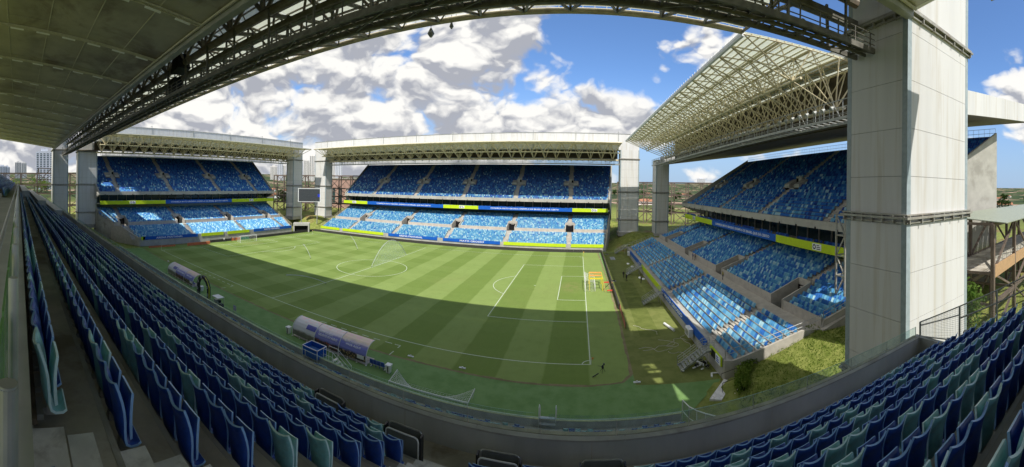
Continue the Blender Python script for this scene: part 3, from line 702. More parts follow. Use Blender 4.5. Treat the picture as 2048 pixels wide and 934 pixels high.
# ------------------------------------------------------------ roofs
def roof(cfg):
    """e = distance outwards from the inner pylon face, u = along the stand"""
    M = cfg['map']; u0, u1 = cfg['u']; ef = cfg['ef']; zt = cfg['zt']; zb = cfg['zb']; bay = cfg['bay']; ms, mt_ = cfg['ms'], cfg['mt']
    T = thing('stand_roof', cfg['label'], 'roof', M((u0 + u1) / 2, 5, zt))
    tilt = cfg.get('tilt', lambda u: 0.0)
    n = round((u1 - u0) / bay); U = [lerp(u0, u1, i / n) for i in range(n + 1)]
    er = 5.5; cols = [ef + (er - ef) * i / 4 for i in range(5)]
    ztop = lambda e: zt + (e - ef) * cfg.get('slope', .03)
    r = cfg['r']; eb = (2.1, ef + (2.1 - ef) * .52); zb2 = lerp(zb, zt, .42)
    ns = 7 if cfg['near'] else 5
    def chord(name, e, z, rr, m):
        b = MB(); b.tube(M(u0, e, z + tilt(u0)), M(u1, e, z + tilt(u1)), rr, 8); return b.build(name, m, T, smooth=False)
    for i, e in enumerate(cols): chord('chord', e, ztop(e), r * (1.35 if i == 0 else 1.0), mt_ if i == 0 else ms)
    chord('chord', eb[0], zb, r * 1.5, ms); chord('chord', eb[1], zb2, r, ms)
    if cfg['near']: chord('chord', ef + .75, ztop(ef) + .35, r * .9, mt_)
    br = []
    for i in range(n + 1):
        u = U[i]; um = (U[i] + U[min(n, i + 1)]) / 2
        pt = lambda e, z, uu=u: M(uu, e, z + tilt(uu))
        for a, c in zip(cols, cols[1:]): br.append((pt(a, ztop(a)), pt(c, ztop(c)), .8))
        if i < n:
            u2_ = U[i + 1]; q = lambda e, z, uu: M(uu, e, z + tilt(uu))
            mid = [q(eb[0], zb, um), q(eb[1], zb2, um)]
            for uu in (u, u2_):
                br.append((mid[0], q(cols[4], ztop(cols[4]), uu), 1)); br.append((mid[0], q(cols[3], ztop(cols[3]), uu), 1)); br.append((mid[0], q(cols[2], ztop(cols[2]), uu), .9))
                br.append((mid[1], q(cols[2], ztop(cols[2]), uu), .8)); br.append((mid[1], q(cols[1], ztop(cols[1]), uu), .8)); br.append((mid[1], q(cols[0], ztop(cols[0]), uu), .9))
            br.append((mid[0], mid[1], 1.0))
            br.append((q(cols[0], ztop(cols[0]), u), q(cols[1], ztop(cols[1]), u2_), .5)); br.append((q(cols[2], ztop(cols[2]), u), q(cols[3], ztop(cols[3]), u2_), .5))
    camv = Vector(CAM); br.sort(key=lambda s_: (Vector(s_[0]) - camv).length)
    nb = 290 if cfg['near'] else 0
    for p, q_, k in br[:nb]:
        b = MB(); b.tube(p, q_, r * .75 * k, 6, cap=False); b.build('brace', ms, T)
    b = MB()
    for p, q_, k in br[nb:]: b.tube(p, q_, r * .62 * k, 4, cap=False)
    b.build('braces', ms, T, kind='stuff')
    # translucent panels and purlins above the canopy
    b2 = MB()
    for i in range(n):
        for j in range(3):
            e_0 = ef + .35 if cfg['near'] else ef - .25; ea, eb_ = lerp(e_0, er, j / 3), lerp(e_0, er, (j + 1) / 3) - .06; ua, ub = U[i] + .05, U[i + 1] - .05
            b = MB(); h = .28
            b.hexa([M(uu, e, ztop(e) + h + dz + tilt(uu)) for dz in (0, .03) for (uu, e) in ((ua, ea), (ub, ea), (ub, eb_), (ua, eb_))])
            b.build('roof_panel', PANEL, T)
    k = ef
    while k < er:
        b2.bar(M(u0, k, ztop(k) + .2 + tilt(u0)), M(u1, k, ztop(k) + .2 + tilt(u1)), .10, .14); k += 1.05
    b2.build('purlins', ms if cfg['near'] else CREAM, T, kind='stuff')
    b = MB(); b.hexa([M(u, er + dd, z) for z in (cfg['zs'] + .35, ztop(er) + .5) for (u, dd) in ((u0, .05), (u1, .05), (u1, .15), (u0, .15))]); b.build('sun_block_wall', SUN_BLOCK, T)  # added to stop sun slipping between canopy and rear roof
    # front gutter strip with small stubs
    b = MB(); b.bar(M(u0, ef - .2, zt + .18 + tilt(u0)), M(u1, ef - .2, zt + .18 + tilt(u1)), .08, .28)
    for u in np.arange(u0, u1, 1.1): b.bar(M(u, ef - .2, zt + .3 + tilt(u)), M(u, ef - .2, zt + .62 + tilt(u)), .06, .06)
    b.build('front_edge', GSTEEL if cfg['near'] else WHITE, T)
    # catwalk between the pylons
    w0, w1 = cfg['walk']; zc = cfg['zc']; c0, c1 = cfg.get('wu', (u0 - 2, u1 + 2)); m = cfg['mw']
    b = MB()
    for e in (w0, w1): b.bar(M(c0, e, zc + tilt(c0)), M(c1, e, zc + tilt(c1)), .16, .34)
    if cfg['near']: b.bar(M(c0, w0 - .1, zc + 2.25), M(c1, w0 - .1, zc + 2.25), .4, .55); b.bar(M(c0, (w0 + w1) / 2, zc - .05), M(c1, (w0 + w1) / 2, zc - .05), .12, .2)
    b.build('catwalk_beam', m, T)
    b = MB()
    for u in np.arange(c0, c1, cfg.get('cross', .9)): b.bar(M(u, w0, zc + tilt(u)), M(u, w1, zc + tilt(u)), .10, .10)
    if cfg['near']:
        b.hexa([M(u, e, z) for z in (zc + .12, zc + .16) for (u, e) in ((c0, w0 + .8), (c1, w0 + .8), (c1, w1 - .1), (c0, w1 - .1))])
        for u in np.arange(c0, c1, 3.35): b.bar(M(u, w0, zc - .1), M(u + 3.35, w1, zc - .1), .09, .09)
    b.build('catwalk_grating', m, T, kind='stuff')
    b = MB()
    for e in (w0, w1):
        for h in ((.4, .75, 1.1) if cfg['near'] else (.55, 1.1, 2.1)): b.tube(M(c0, e, zc + h + tilt(c0)), M(c1, e, zc + h + tilt(c1)), .035 + .03 * (h > 2), 5)
        for u in np.arange(c0, c1, 1.4 if cfg['near'] else 1.67): b.bar(M(u, e, zc + tilt(u)), M(u, e, zc + (1.1 if cfg['near'] else 2.1) + tilt(u)), .07, .07)
    b.build('catwalk_railing', m, T, kind='stuff')
    b = MB(); k = 0
    for u in np.arange(c0 + 2, c1 - 2, cfg.get('hang', 4.2 if cfg['near'] else 6.7)):
        if cfg['near']: b.bar(M(u, w0, zc + tilt(u)), M(u, w0 - .2, zb + .1), .16, .16)
        b.bar(M(u, w1, zc + tilt(u)), M(u, w1, zb + tilt(u)), .14, .14)
        if not cfg['near']: b.bar(M(u, w0, zc + tilt(u)), M(u + 1.6, w0, zc + 2.1 + tilt(u)), .07, .07)
    b.build('hangers', m, T, kind='stuff')
    b = MB()
    for u in np.arange(c0 + 3, c1 - 3, cfg.get('lamp', 2.2)):   # floodlights on the catwalk
        if R.random() < .25: continue
        p = Vector(M(u, w0 - .25, zc + 1.35 + tilt(u))); q_ = Vector(M(u + .05, w0 - .6, zc + 1.1 + tilt(u))); b.tube(p, q_, .14, 8, .27)
    b.build('floodlights', GSTEEL, T, kind='stuff')
    # opaque rear roof over the seats
    s0, s1 = cfg['soff']; zs = cfg['zs']; sl = cfg['ssl']; us0, us1 = cfg['us']; ts = cfg.get('stilt', lambda u: 0.0)
    if cfg['near']: strips = [(12.6 - 3.38 * k) for k in range(11)]; es = [78.05 - d - cfg['py'] for d in strips]
    else: es = list(np.arange(s0, s1, 3.4))
    es = [s0] + [e for e in es if e > s0 + .5 and e < s1 - .3] + [s1]
    nu = cfg['nu']; UU = [lerp(us0, us1, i / nu) for i in range(nu + 1)]
    for i in range(nu):
        for a, c in zip(es, es[1:]):
            b = MB(); ua, ub = UU[i] + .012, UU[i + 1] - .012
            jz = R.uniform(-.012, .012)
            b.hexa([M(uu, e, zs + (e - s0) * sl + ts(uu) + dz + jz) for dz in (0, .3) for (uu, e) in ((ua, a + .03), (ub, a + .03), (ub, c - .03), (ua, c - .03))])
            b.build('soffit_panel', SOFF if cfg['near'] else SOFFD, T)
    if cfg['near']:
        for q in range(8):
            a = 9.6 + q * 4.0; b = MB(); b.hexa([M(uu, e, zs + (e - s0) * sl + ts(uu) + dz) for dz in (.002, .3) for (uu, e) in ((us1 + .01, a), (70.4, a), (70.4, a + 3.98), (us1 + .01, a + 3.98))]); b.build('soffit_panel', SOFF, T)  # extra panels past the roof end, out of view, added to block sun
        for e in es[1:-1]:
            b = MB(); b.bar(M(us0, e, zs + (e - s0) * sl + ts(us0) - .03), M(us1, e, zs + (e - s0) * sl + ts(us1) - .03), .07, .05); b.build('seam_strip', SEAM, T)
        for u in [28.3 - 8.45 * k for k in range(13)] + [36.7]:
            b = MB(); z_ = lambda e: zs + (e - s0) * sl + ts(u) - .14
            for du in (-.14, .14): b.bar(M(u + du, s0, z_(s0)), M(u + du, s1, z_(s1)), .05, .12)
            for e in np.arange(s0, s1, .42): b.bar(M(u - .14, e, z_(e)), M(u + .14, e, z_(e)), .03, .03)
            tr = b.build('cable_tray', SEAM, T)
            b = MB()
            for e in np.arange(s0 + 1.0, s1 - 1, 2.25): b.bar(M(u - .25, e, z_(e) - .10), M(u - .25, e + 1.15, z_(e + 1.15) - .10), .17, .08); b.bar(M(u + .12, e, z_(e) - .02), M(u + .12, e + 1.15, z_(e + 1.15) - .02), .05, .05)
            b.build('tube_lamps', LETTER, tr)
        b = MB(); b.bar(M(us0, s0 - .2, zs - .25 + ts(us0)), M(us1, s0 - .2, zs - .25 + ts(us1)), .55, .5); b.build('edge_channel', GSTEEL, T)
        b = MB(); b.bar(M(us0, s0 + .25, zs - .1 + ts(us0)), M(us1, s0 + .25, zs - .1 + ts(us1)), .14, .14); b.build('edge_pipe', SEAM, T)
    # end fascias of the rear roof and the deep white beam over the pylons
    for uu, sg in ((us0, -1), (us1, 1)):
        b = MB(); o_ = sg * .25
        b.hexa([M(*v) for v in ((uu, s0, zs + ts(uu)), (uu + o_, s0, zs + ts(uu)), (uu + o_, s1, zs + (s1 - s0) * sl + ts(uu)), (uu, s1, zs + (s1 - s0) * sl + ts(uu)), (uu, s0, zs + 3.2 + ts(uu)), (uu + o_, s0, zs + 3.2 + ts(uu)), (uu + o_, s1, zs + 3.4 + (s1 - s0) * sl + ts(uu)), (uu, s1, zs + 3.4 + (s1 - s0) * sl + ts(uu)))])
        b.build('end_fascia', CLAD, T)
    f0, f1, fz0, fz1, fe0, fe1 = cfg['beam']; nb_ = cfg['nbeam']
    for i in range(nb_):
        ua, ub = lerp(f0, f1, i / nb_), lerp(f0, f1, (i + 1) / nb_) - .03
        b = MB(); b.hexa([M(uu, e, z) for z in (fz0, fz1) for (uu, e) in ((ua, fe0), (ub, fe0), (ub, fe1), (ua, fe1))]); b.build('beam_panel', CLAD, T)
    b = MB()
    for i in range(1, nb_, 2) if not cfg['near'] else ():
        ua = lerp(f0, f1, i / nb_); b.bar(M(ua, fe0 - .12, fz0), M(ua, fe0 - .12, fz1 + .9), .16, .16); b.bar(M(ua, fe0 - .12, fz1 + .9), M(ua, fe0 + 1.4, fz1 + .7), .12, .12)
    b.bar(M(f0, fe0 - .05, fz1 + .06), M(f1, fe0 - .05, fz1 + .06), .2, .12)
    b.build('mast_posts', GSTEEL, T)
    return T
roof(dict(map=lambda u, e, z: (u, -59.8 - e, z), u=(-68, 66.5), ef=-14.2, zt=38.0, zb=33.9, bay=4.2, ms=DSTEEL, mt=CREAM, r=.21, near=True, py=59.8,
    walk=(.75, 2.4), zc=31.15, wu=(-79.5, 67.9), mw=mat('catwalk_steel', (.15, .145, .125), .6, .3, .1, var=.3, scale=2), soff=(5.6, 42), zs=33.0, ssl=.165, us=(-80, 67.8), nu=16, stilt=lambda u: .6 * (50 - u) / 130, cross=.9,
    beam=(-79, 75, 38.8, 43.0, 0, 5.1), nbeam=16, lamp=4.0,
    label='dark ribbed roof overhead with its truss and catwalk along the edge'))
roof(dict(map=lambda u, e, z: (u, 59.5 + e, z), u=(-67, 66.3), ef=-9.5, zt=38.2, zb=32.6, bay=4.4, ms=CREAM, mt=CREAM, r=.22, near=False,
    walk=(.5, 2.6), zc=30.9, wu=(-67.4, 66.7), mw=GSTEEL, soff=(4.5, 34), zs=33.0, ssl=.12, us=(-66.5, 66), nu=12, beam=(-75, 74.3, ZT, 42.8, .3, 4.8), nbeam=18,
    label='pale roof with a cream lattice canopy over the stand behind the far touchline'))
roof(dict(map=lambda u, e, z: (79.5 + e, u, z), u=(-44.5, 46.3), ef=-12.3, zt=38.3, zb=32.6, bay=3.5, ms=CREAM, mt=WHITE, r=.165, near=True, py=0,
    walk=(-1.7, .6), zc=30.2, wu=(-50, 52), mw=GSTEEL, soff=(2.0, 42), zs=30.6, ssl=.145, us=(-56, 54), nu=12, beam=(-56, 54, 39.3, 40.6, 2.4, 4.6), nbeam=10, cross=1.2, lamp=1.6,
    label='greenish lattice canopy reaching over the stand at the near end') | dict(near=False, bracket=True))
roof(dict(map=lambda u, e, z: (-79.0 - e, u, z), u=(-49, 49), ef=-11.0, zt=38.0, zb=32.4, bay=4.2, ms=CREAM, mt=CREAM, r=.22, near=False,
    walk=(.5, 2.6), zc=31.2, wu=(-47, 45), mw=GSTEEL, soff=(4.5, 30), zs=33.2, ssl=.12, us=(-58, 50), nu=10, beam=(-54.5, 55, ZT, 42.4, .5, 4.6), nbeam=12,
    label='pale roof with a cream lattice canopy over the stand at the distant end'))
# ------------------------------------------------------------ the stand the camera is in
TR = lambda r: 14.70 + .5 * r                  # tread height of row r above the parapet walk
YR = lambda r: -70.20 - .855 * r               # riser behind the seats of row r
XL, XR, WY = -78.0, 64.0, -68.85
NEAR = thing('grandstand', 'shaded stand in the foreground seen from high among its own seats', 'grandstand', (0, WY, 0))
b = MB(); b.box(XL, YR(0), 13.8, XR, WY - .001, TR(0)); b.build('walkway', CONC_D, NEAR)
for r in range(1, 10):
    b = MB(); b.box(XL, YR(r), 12.0, XR, YR(r - 1) - .001, TR(r)); b.build('terrace_step', CONC_D, NEAR)
    b = MB(); b.box(XL, YR(r - 1) - .06, TR(r) - .05, XR, YR(r - 1) + .012, TR(r) + .004); b.build('step_nosing', CONC, NEAR)
b = MB(); b.box(XL, -80.4, 12.0, 50.2, -77.95, 20.3); b.box(50.2, -80.4, 12, XR, -77.95, 19.72); b.build('upstand', AISLE, NEAR)
for r in range(11, 22):
    b = MB(); b.box(XL, YR(r) , 12.0, 18, YR(r - 1) - .001, TR(r)); b.build('terrace_step', CONC_D, NEAR)
b = MB(); b.box(XL, WY + .001, 13.0, XR - .2, WY + .30, 15.36); b.build('parapet', CONC_IN, NEAR)
n = 36
for i in range(n):
    xa, xb = lerp(XL, XR - .2, i / n), lerp(XL, XR - .2, (i + 1) / n) - .012
    b = MB(); b.box(xa, WY - .015, 15.362, xb, WY + .15, 15.41); b.build('coping_stone', CONC, NEAR)
b = MB(); b.box(XL, WY + .155, 15.365, XR - .2, WY + .185, 15.395); b.build('glass_channel', mat('rust_brown', (.16, .08, .05), .7, .2, var=.3, scale=2), NEAR)
b = MB(); b.box(XL, WY + .19, 15.362, XR - .2, WY + .33, 15.402); b.build('coping_strip', mat('tan_stone', (.42, .36, .27), .8, .2, var=.2, scale=1.5), NEAR)
for i in range(24):
    b = MB(); x = 61.5 - 5.2 * i; b.box(x - .012, WY - .004, 14.71, x + .012, WY + .0, 15.355); b.build('wall_joint', AISLE, NEAR)
x = XR - .25; 
while x > XL + 2:
    b = MB(); b.box(x - 1.98, WY + .163, 15.40, x, WY + .177, 15.83); b.build('glass_pane', GLASS, NEAR)
    x -= 2.0
b = MB()
for i in range(70): b.box(XR - .25 - 2.0 * i - .012, WY + .155, 15.38, XR - .25 - 2.0 * i + .0, WY + .185, 15.84)
b.build('glass_clip', STEEL, NEAR, kind='stuff')
b = MB(); b.box(XL, WY + .162, 15.831, XR - .25, WY + .178, 15.837); b.box(-57.5, -46.331, 1.621, 47.1, -46.314, 1.630); b.build('glass_edge', mat('glass_rim', (.30, .50, .42), .2, .6), NEAR, kind='stuff')
# lower front wall and the rows just behind it
b = MB(); b.box(-57.5, -46.45, -.3, 60.4, -46.2, 1.16); b.build('pitch_wall', CONC_IN, NEAR)
b = MB(); b.box(-57.5, -46.48, 1.162, 60.4, -46.17, 1.22); b.build('coping_strip', mat('lime_coping', (.50, .50, .30), .8, .2, var=.15, scale=3), NEAR)
x = 60.3
while x > -57:
    if not (47.2 < x < 49.6 or 21.0 < x < 23.8): b = MB(); b.box(x - 1.96, -46.33, 1.22, x, -46.315, 1.62); b.build('glass_pane', GLASS, NEAR)
    x -= 2.0
LROW = lambda k: (.56 + .42 * k, -47.3 - .85 * k)
b = MB(); b.box(-57.5, LROW(0)[1] - .1, -.2, 60.4, -46.452, .56); 
for k in range(1, 24): b.box(-57.5 - k * .3, LROW(k)[1] - .1, -.2, 60.4 + .12 * k, LROW(k - 1)[1] - .101, LROW(k)[0])
b.build('lower_terrace', CONC, NEAR)
b = MB(); b.box(XL + 8, -70.2, 9.6, XR - .3, -68.9, 13.4); b.build('slab_edge', CONC_IN, NEAR)
b = MB(); b.box(XR - .2, -80.4, 11.5, XR, -77.2, 20.3)
for r in range(9, -1, -1): b.box(XR - .2, YR(r) , 11.5, XR + .02, YR(r - 1) if r else WY + .3, (TR(r) + .42) if r else 15.4)
b.build('side_wall', CONC_IN, NEAR)
b = MB(); b.box(XR - .2, WY - 11, -.5, XR, WY + .28, 11.49); b.box(XL, WY - 11, -.5, XL + .3, WY + .3, 12.9); b.build('side_wall', CONC_IN, NEAR)
# aisle steps painted pale
for ca in (47.68, 3.2, -19.2, -40.8):
    for r in range(1, 10):
        b = MB(); xa, xb = ca - .76, ca + .76
        b.box(xa, YR(r - 1), TR(r - 1) + .004, xb, YR(r - 1) + .40, TR(r - 1) + .25)
        b.box(xa, YR(r - 1) - (.48 if r == 9 else .42), TR(r) + .006, xb, YR(r - 1) - (.20 if r == 9 else .003), TR(r) + .016)
        b.build('painted_step', STEP, NEAR)
b = MB(); b.box(46.92, -77.94, 19.2, 48.44, -77.56, 19.31); b.build('painted_step', STEP, NEAR)
for (x, r) in ((47.25, 8), (47.2, 2), (47.2, 1), (47.9, 1)):
    b = MB(); b.tube((x, YR(r) + .35, TR(r) + .003), (x, YR(r) + .35, TR(r) + .02), .13, 16); b.build('drain_cover', BLACK if r == 8 else AISLE, NEAR)
# seats
def shell(prof, nu, thick, edge_lift, curv):
    """returns verts, faces, rim flags for a curved plastic shell; prof = (y, z, half width)"""
    nv = len(prof); V = []; F = []; M_ = []
    for side in (0, 1):
        for j, (y, z, w) in enumerate(prof):
            j0, j1 = max(0, j - 1), min(nv - 1, j + 1); ty, tz = prof[j1][0] - prof[j0][0], prof[j1][1] - prof[j0][1]
            l = hypot(ty, tz); ny, nz = -tz / l, ty / l
            for i in range(nu):
                u = -1 + 2 * i / (nu - 1); c = curv[min(j, len(curv) - 1)] * u * u; lift = edge_lift * (u * u - .35) * max(0, 1 - j / 2.0)
                V.append((u * w, y + c + ny * thick * side, z + lift + nz * thick * side))
    N = nv * nu
    for j in range(nv - 1):
        for i in range(nu - 1):
            a, b_, c, d = j * nu + i, j * nu + i + 1, (j + 1) * nu + i + 1, (j + 1) * nu + i
            F += [(a, b_, c, d), (N + d, N + c, N + b_, N + a)]; M_ += [0, 0]
    for i in range(nu - 1):
        F += [(i, N + i, N + i + 1, i + 1), ((nv - 1) * nu + i, (nv - 1) * nu + i + 1, N + (nv - 1) * nu + i + 1, N + (nv - 1) * nu + i)]; M_ += [1, 1]
    for j in range(nv - 1):
        F += [(j * nu, (j + 1) * nu, N + (j + 1) * nu, N + j * nu), (j * nu + nu - 1, N + j * nu + nu - 1, N + (j + 1) * nu + nu - 1, (j + 1) * nu + nu - 1)]; M_ += [1, 1]
    return V, F, M_
BACK = [(.0, .955, .222), (.03, .87, .232), (.065, .76, .234), (.095, .64, .228), (.115, .52, .216), (.13, .41, .202), (.155, .315, .192), (.205, .25, .186), (.28, .225, .19), (.37, .23, .196), (.41, .255, .196)]
BACK = [(y * .8, z, w) for y, z, w in BACK]
BCUR = [.035, .05, .062, .066, .064, .058, .045, .02, .0, .0, .0]
PANP = [(.325, .80, .196), (.275, .72, .212), (.245, .60, .216), (.24, .48, .212), (.255, .37, .20), (.295, .285, .17)]
PANP = [(y * .8, z, w) for y, z, w in PANP]
PCUR = [-.01, .015, .03, .035, .03, .01]
hiB, hiP = shell(BACK, 7, -.030, .05, BCUR), shell(PANP, 6, -.034, .02, PCUR)
loB, loP = shell([BACK[i] for i in (0, 2, 4, 6, 8, 10)], 3, -.028, .05, [BCUR[i] for i in (0, 2, 4, 6, 8, 10)]), shell([PANP[i] for i in (0, 2, 5)], 3, -.03, .02, [0, .03, .01])
def seat_meshes(tag_, ma, me_):
    out = []
    for nm, g in (('backrest', hiB), ('seat_pan', hiP)):
        me = bpy.data.meshes.new(nm); me.from_pydata(g[0], [], g[1]); me.materials.append(ma); me.materials.append(me_)
        me.polygons.foreach_set('material_index', g[2]); me.polygons.foreach_set('use_smooth', [q == 0 for q in g[2]]); out.append(me)
    return out
SM = {'dark blue': seat_meshes('n', NAVY, NAVY_E), 'pale teal': seat_meshes('t', TEAL, TEAL_E)}
b = MB(); b.box(-.03, -.02, .10, .03, .26, .17); b.box(-.05, .13, .10, .05, .30, .225); b.box(-.16, .02, .12, .16, .09, .18)
BR_ME = b.mesh('bracket', BRKT)
AC = (47.68, 3.2, -19.2, -40.8)
TABLES = [(46.45, 0), (44.0, 0), (48.92, 0), (51.3, 0)]
cand = []
for r in range(0, 21):
    if r == 10: continue
    x = 46.65 if r < 10 else 17.5; k = 0
    blocks = []
    if r < 10:
        blocks += [('row to the left of the pale aisle steps', 46.65, 3.2 + 1.0, -1), ('row to the right of the pale aisle steps', 48.72, 63.5, 1), ('', 3.2 - 1.0, -18.2, -1), ('', -20.2, -39.8, -1), ('', -41.8, XL + .8, -1)]
    else: blocks += [('', 17.5, XL + .8, -1)]
    for (nm, x0, x1, sg) in blocks:
        x = x0; k = 0
        while (x - x1) * sg < 0:
            k += 1
            if not any(abs(x - tx) < .62 and r == tr_ for tx, tr_ in TABLES) and not (r in (2, 3, 5, 6, 8, 9) and -62 < x < -4.2):
                y = YR(r) + .04; z = TR(r)
                px, py, dist = proj(x, y + .1, z + .7)
                cand.append((dist if -25 < px < 2065 and -60 < py < 975 else 1e4 + dist, x, y, z, r, k, nm, R.random() < .27))
            x += .5 * sg
cand.sort()
ORD = ['front', 'second', 'third', 'fourth', 'fifth', 'sixth', 'seventh', 'eighth', 'ninth', 'tenth']
def ordn(k): return str(k) + ('th' if 10 <= k % 100 <= 20 else {1: 'st', 2: 'nd', 3: 'rd'}.get(k % 10, 'th'))
fixed = {(9, 1): True, (9, 2): False, (8, 1): False, (7, 1): False}
for (d_, x, y, z, r, k, nm, teal) in cand[:300]:
    if x < 47: teal = fixed.get((r, k), teal)
    c = 'pale teal' if teal else 'dark blue'
    side = 'left' if x < 47.6 else 'right'
    lab = '%s folding seat, %s row from the parapet, %s seat %s of the aisle' % (c, ORD[r], ordn(k), side)
    T = thing('stadium_seat', lab, 'seat', (x, y, z), 'folding seats in the rows around the camera')
    for nm_, me in zip(('backrest', 'seat_pan'), SM[c]): obj(nm_, me, T, (0, 0, 0))
    obj('bracket', BR_ME, T, (0, 0, 0))
def mass(name, items, geo, parent=None):
    V = []; F = []; RIM = []
    for g in geo:
        o_ = len(V); V += g[0]; F += [tuple(i + o_ for i in f) for f in g[1]]; RIM += g[2]
    V = np.array(V, 'f'); F = np.array(F, 'i'); nV, nF, N = len(V), len(F), len(items)
    P = np.array([(i[1], i[2], i[3]) for i in items], 'f')
    co = (V[None] + P[:, None]).reshape(-1, 3); FF = (F[None] + nV * np.arange(N)[:, None, None]).reshape(-1, 4)
    me = bpy.data.meshes.new(name); me.vertices.add(nV * N); me.vertices.foreach_set('co', co.ravel())
    me.loops.add(FF.size); me.loops.foreach_set('vertex_index', FF.ravel().astype('i')); me.polygons.add(nF * N)
    me.polygons.foreach_set('loop_start', np.arange(0, FF.size, 4, dtype='i'))
    for m in (NAVY, NAVY_E, TEAL, TEAL_E): me.materials.append(m)
    mi = (np.array(RIM)[None] + 2 * np.array([int(i[7]) for i in items])[:, None]).ravel().astype('i')
    me.polygons.foreach_set('material_index', mi); me.update(calc_edges=True)
    return me
me = mass('seat_rows', cand[300:], (loB, loP))
o = obj('seat_rows', me, None, (0, 0, 0)); o['kind'] = 'stuff'; o['label'] = 'remaining dark blue and teal seats running away along the shaded rows'; o['category'] = 'seats'
low = []
for k in range(6):
    z, y = LROW(k); x = 59.8
    while x > -56:
        if not 46.3 < x < 49.9 and not (20.0 < x < 24) and R.random() < (.45 if k == 0 else .9) * (1 if x < 47 or k == 1 else .8): low.append((0, x, y - .75 + .1, z, 0, 0, '', R.random() < .45))
        x -= .52
o = obj('seats', mass('seats', low, (loB, loP)), NEAR); o['kind'] = 'stuff'
b = MB()
for r in range(0, 10):
    for (xa, xb) in ((XL + .5, -41.7), (-39.9, -20.1), (-18.3, 2.3), (4.1, 46.88), (48.5, 63.6)):
        b.bar((xa, YR(r) + .03, TR(r) + .15), (xb, YR(r) + .03, TR(r) + .15), .05, .06)
b.build('seat_beam', RAILBAR, NEAR, kind='stuff')
b = MB()
for r in range(1, 10):
    x = 46.5
    while x > -30: b.box(x - .16, YR(r - 1) - .009, TR(r) - .30, x + .16, YR(r - 1) + .02, TR(r) - .1); x -= .5
b.build('riser_blocks', RAILBAR, NEAR, kind='stuff')
# folding tables
for i, (x, r) in enumerate(TABLES):
    lab = ['folded grey table with white rim at the foot of the aisle, on its left', 'folded grey table with white rim, second to the left of the aisle', 'folded grey table with white rim at the foot of the aisle, on its right', 'folded grey table with white rim, second to the right of the aisle'][i]
    T = thing('folding_table', lab, 'table', (x, YR(r) + .1, TR(r)), 'folded tables in the front row')
    for j, (yo, h) in enumerate(((.0, .93), (.20, .98))):
        def rr(w, z0, z1, rad):
            p = []
            for cx, cz, a0 in ((w - rad, z0 + rad, -90), (w - rad, z1 - rad, 0), (-w + rad, z1 - rad, 90), (-w + rad, z0 + rad, 180)):
                for q in range(4): a = radians(a0 + q * 30); p.append((cx + rad * cos(a), yo, cz + rad * sin(a)))
            return p
        b = MB(); b.prism(rr(.44, .30, h - .02, .08), (0, .03, 0)); pl = b.build('table_leaf', mat('grey_leaf', (.15, .16, .155), .5, .4), T, loc=(0, 0, 0))
        b = MB(); ou = rr(.465, .275, h, .1)
        for a, c in zip(ou, ou[1:] + ou[:1]): b.tube(Vector(a) + Vector((0, .015, 0)), Vector(c) + Vector((0, .015, 0)), .02, 5)
        b.build('rim', WHITE if j == 0 else STEEL, pl, loc=(0, 0, 0))
    b = MB(); b.box(.49, .03, .0, .53, .20, .95); b.box(-.53, .03, 0, -.49, .20, .95); b.build('post', BLACK, T, loc=(0, 0, 0))
# press desks along the rows
for i, r in enumerate((2, 5, 8)):
    T = thing('press_desk', ['long white press desk nearest the parapet', 'long white press desk, middle one of the three', 'long white press desk highest up the rows'][i], 'desk', (-33, YR(r), TR(r)), 'press desks among the distant rows')
    b = MB(); b.box(-61, YR(r) - .52, TR(r) + 1.50, -4.3, YR(r) + .70, TR(r) + 1.56)
    b.build('desk_top', WHITE, T)
    b = MB(); b.box(-61, YR(r) + .60, TR(r) + .35, -4.3, YR(r) + .66, TR(r) + 1.495); b.build('front_panel', CONC_IN, T)
    for x in [-4.35 - 3.15 * q for q in range(19)]:
        b = MB(); b.box(x - .06, YR(r) - .5, TR(r) + .02, x, YR(r) + .59, TR(r) + 1.495); b.build('end_panel', CONC_IN, T)
# glass and post rail beside the camera
T = thing('glass_railing', 'steel post and green glass railing at the left edge beside the seats', 'railing', (49.8, -78.07, 20.3))
for i in range(60):
    x = 49.84 - .87 * i
    b = MB(); b.tube((x, -78.068, 20.1), (x, -78.068, 21.47), .0245, 16); b.tube((x, -78.068, 21.47), (x, -78.068, 21.476), .0225, 16); b.build('post', STEEL, T, smooth=False)
    b = MB(); b.box(x - .83, -78.125, 20.36, x - .04, -78.113, 21.30); b.build('glass_pane', GLASS_G, T)
for y, z in ((-78.20, 21.40), ):
    b = MB(); b.tube((48.6, y, z), (2, y, z), .022, 10); b.tube((48.6, y, z), (48.6, y, 20.3), .022, 10); b.build('handrail', STEEL, T)
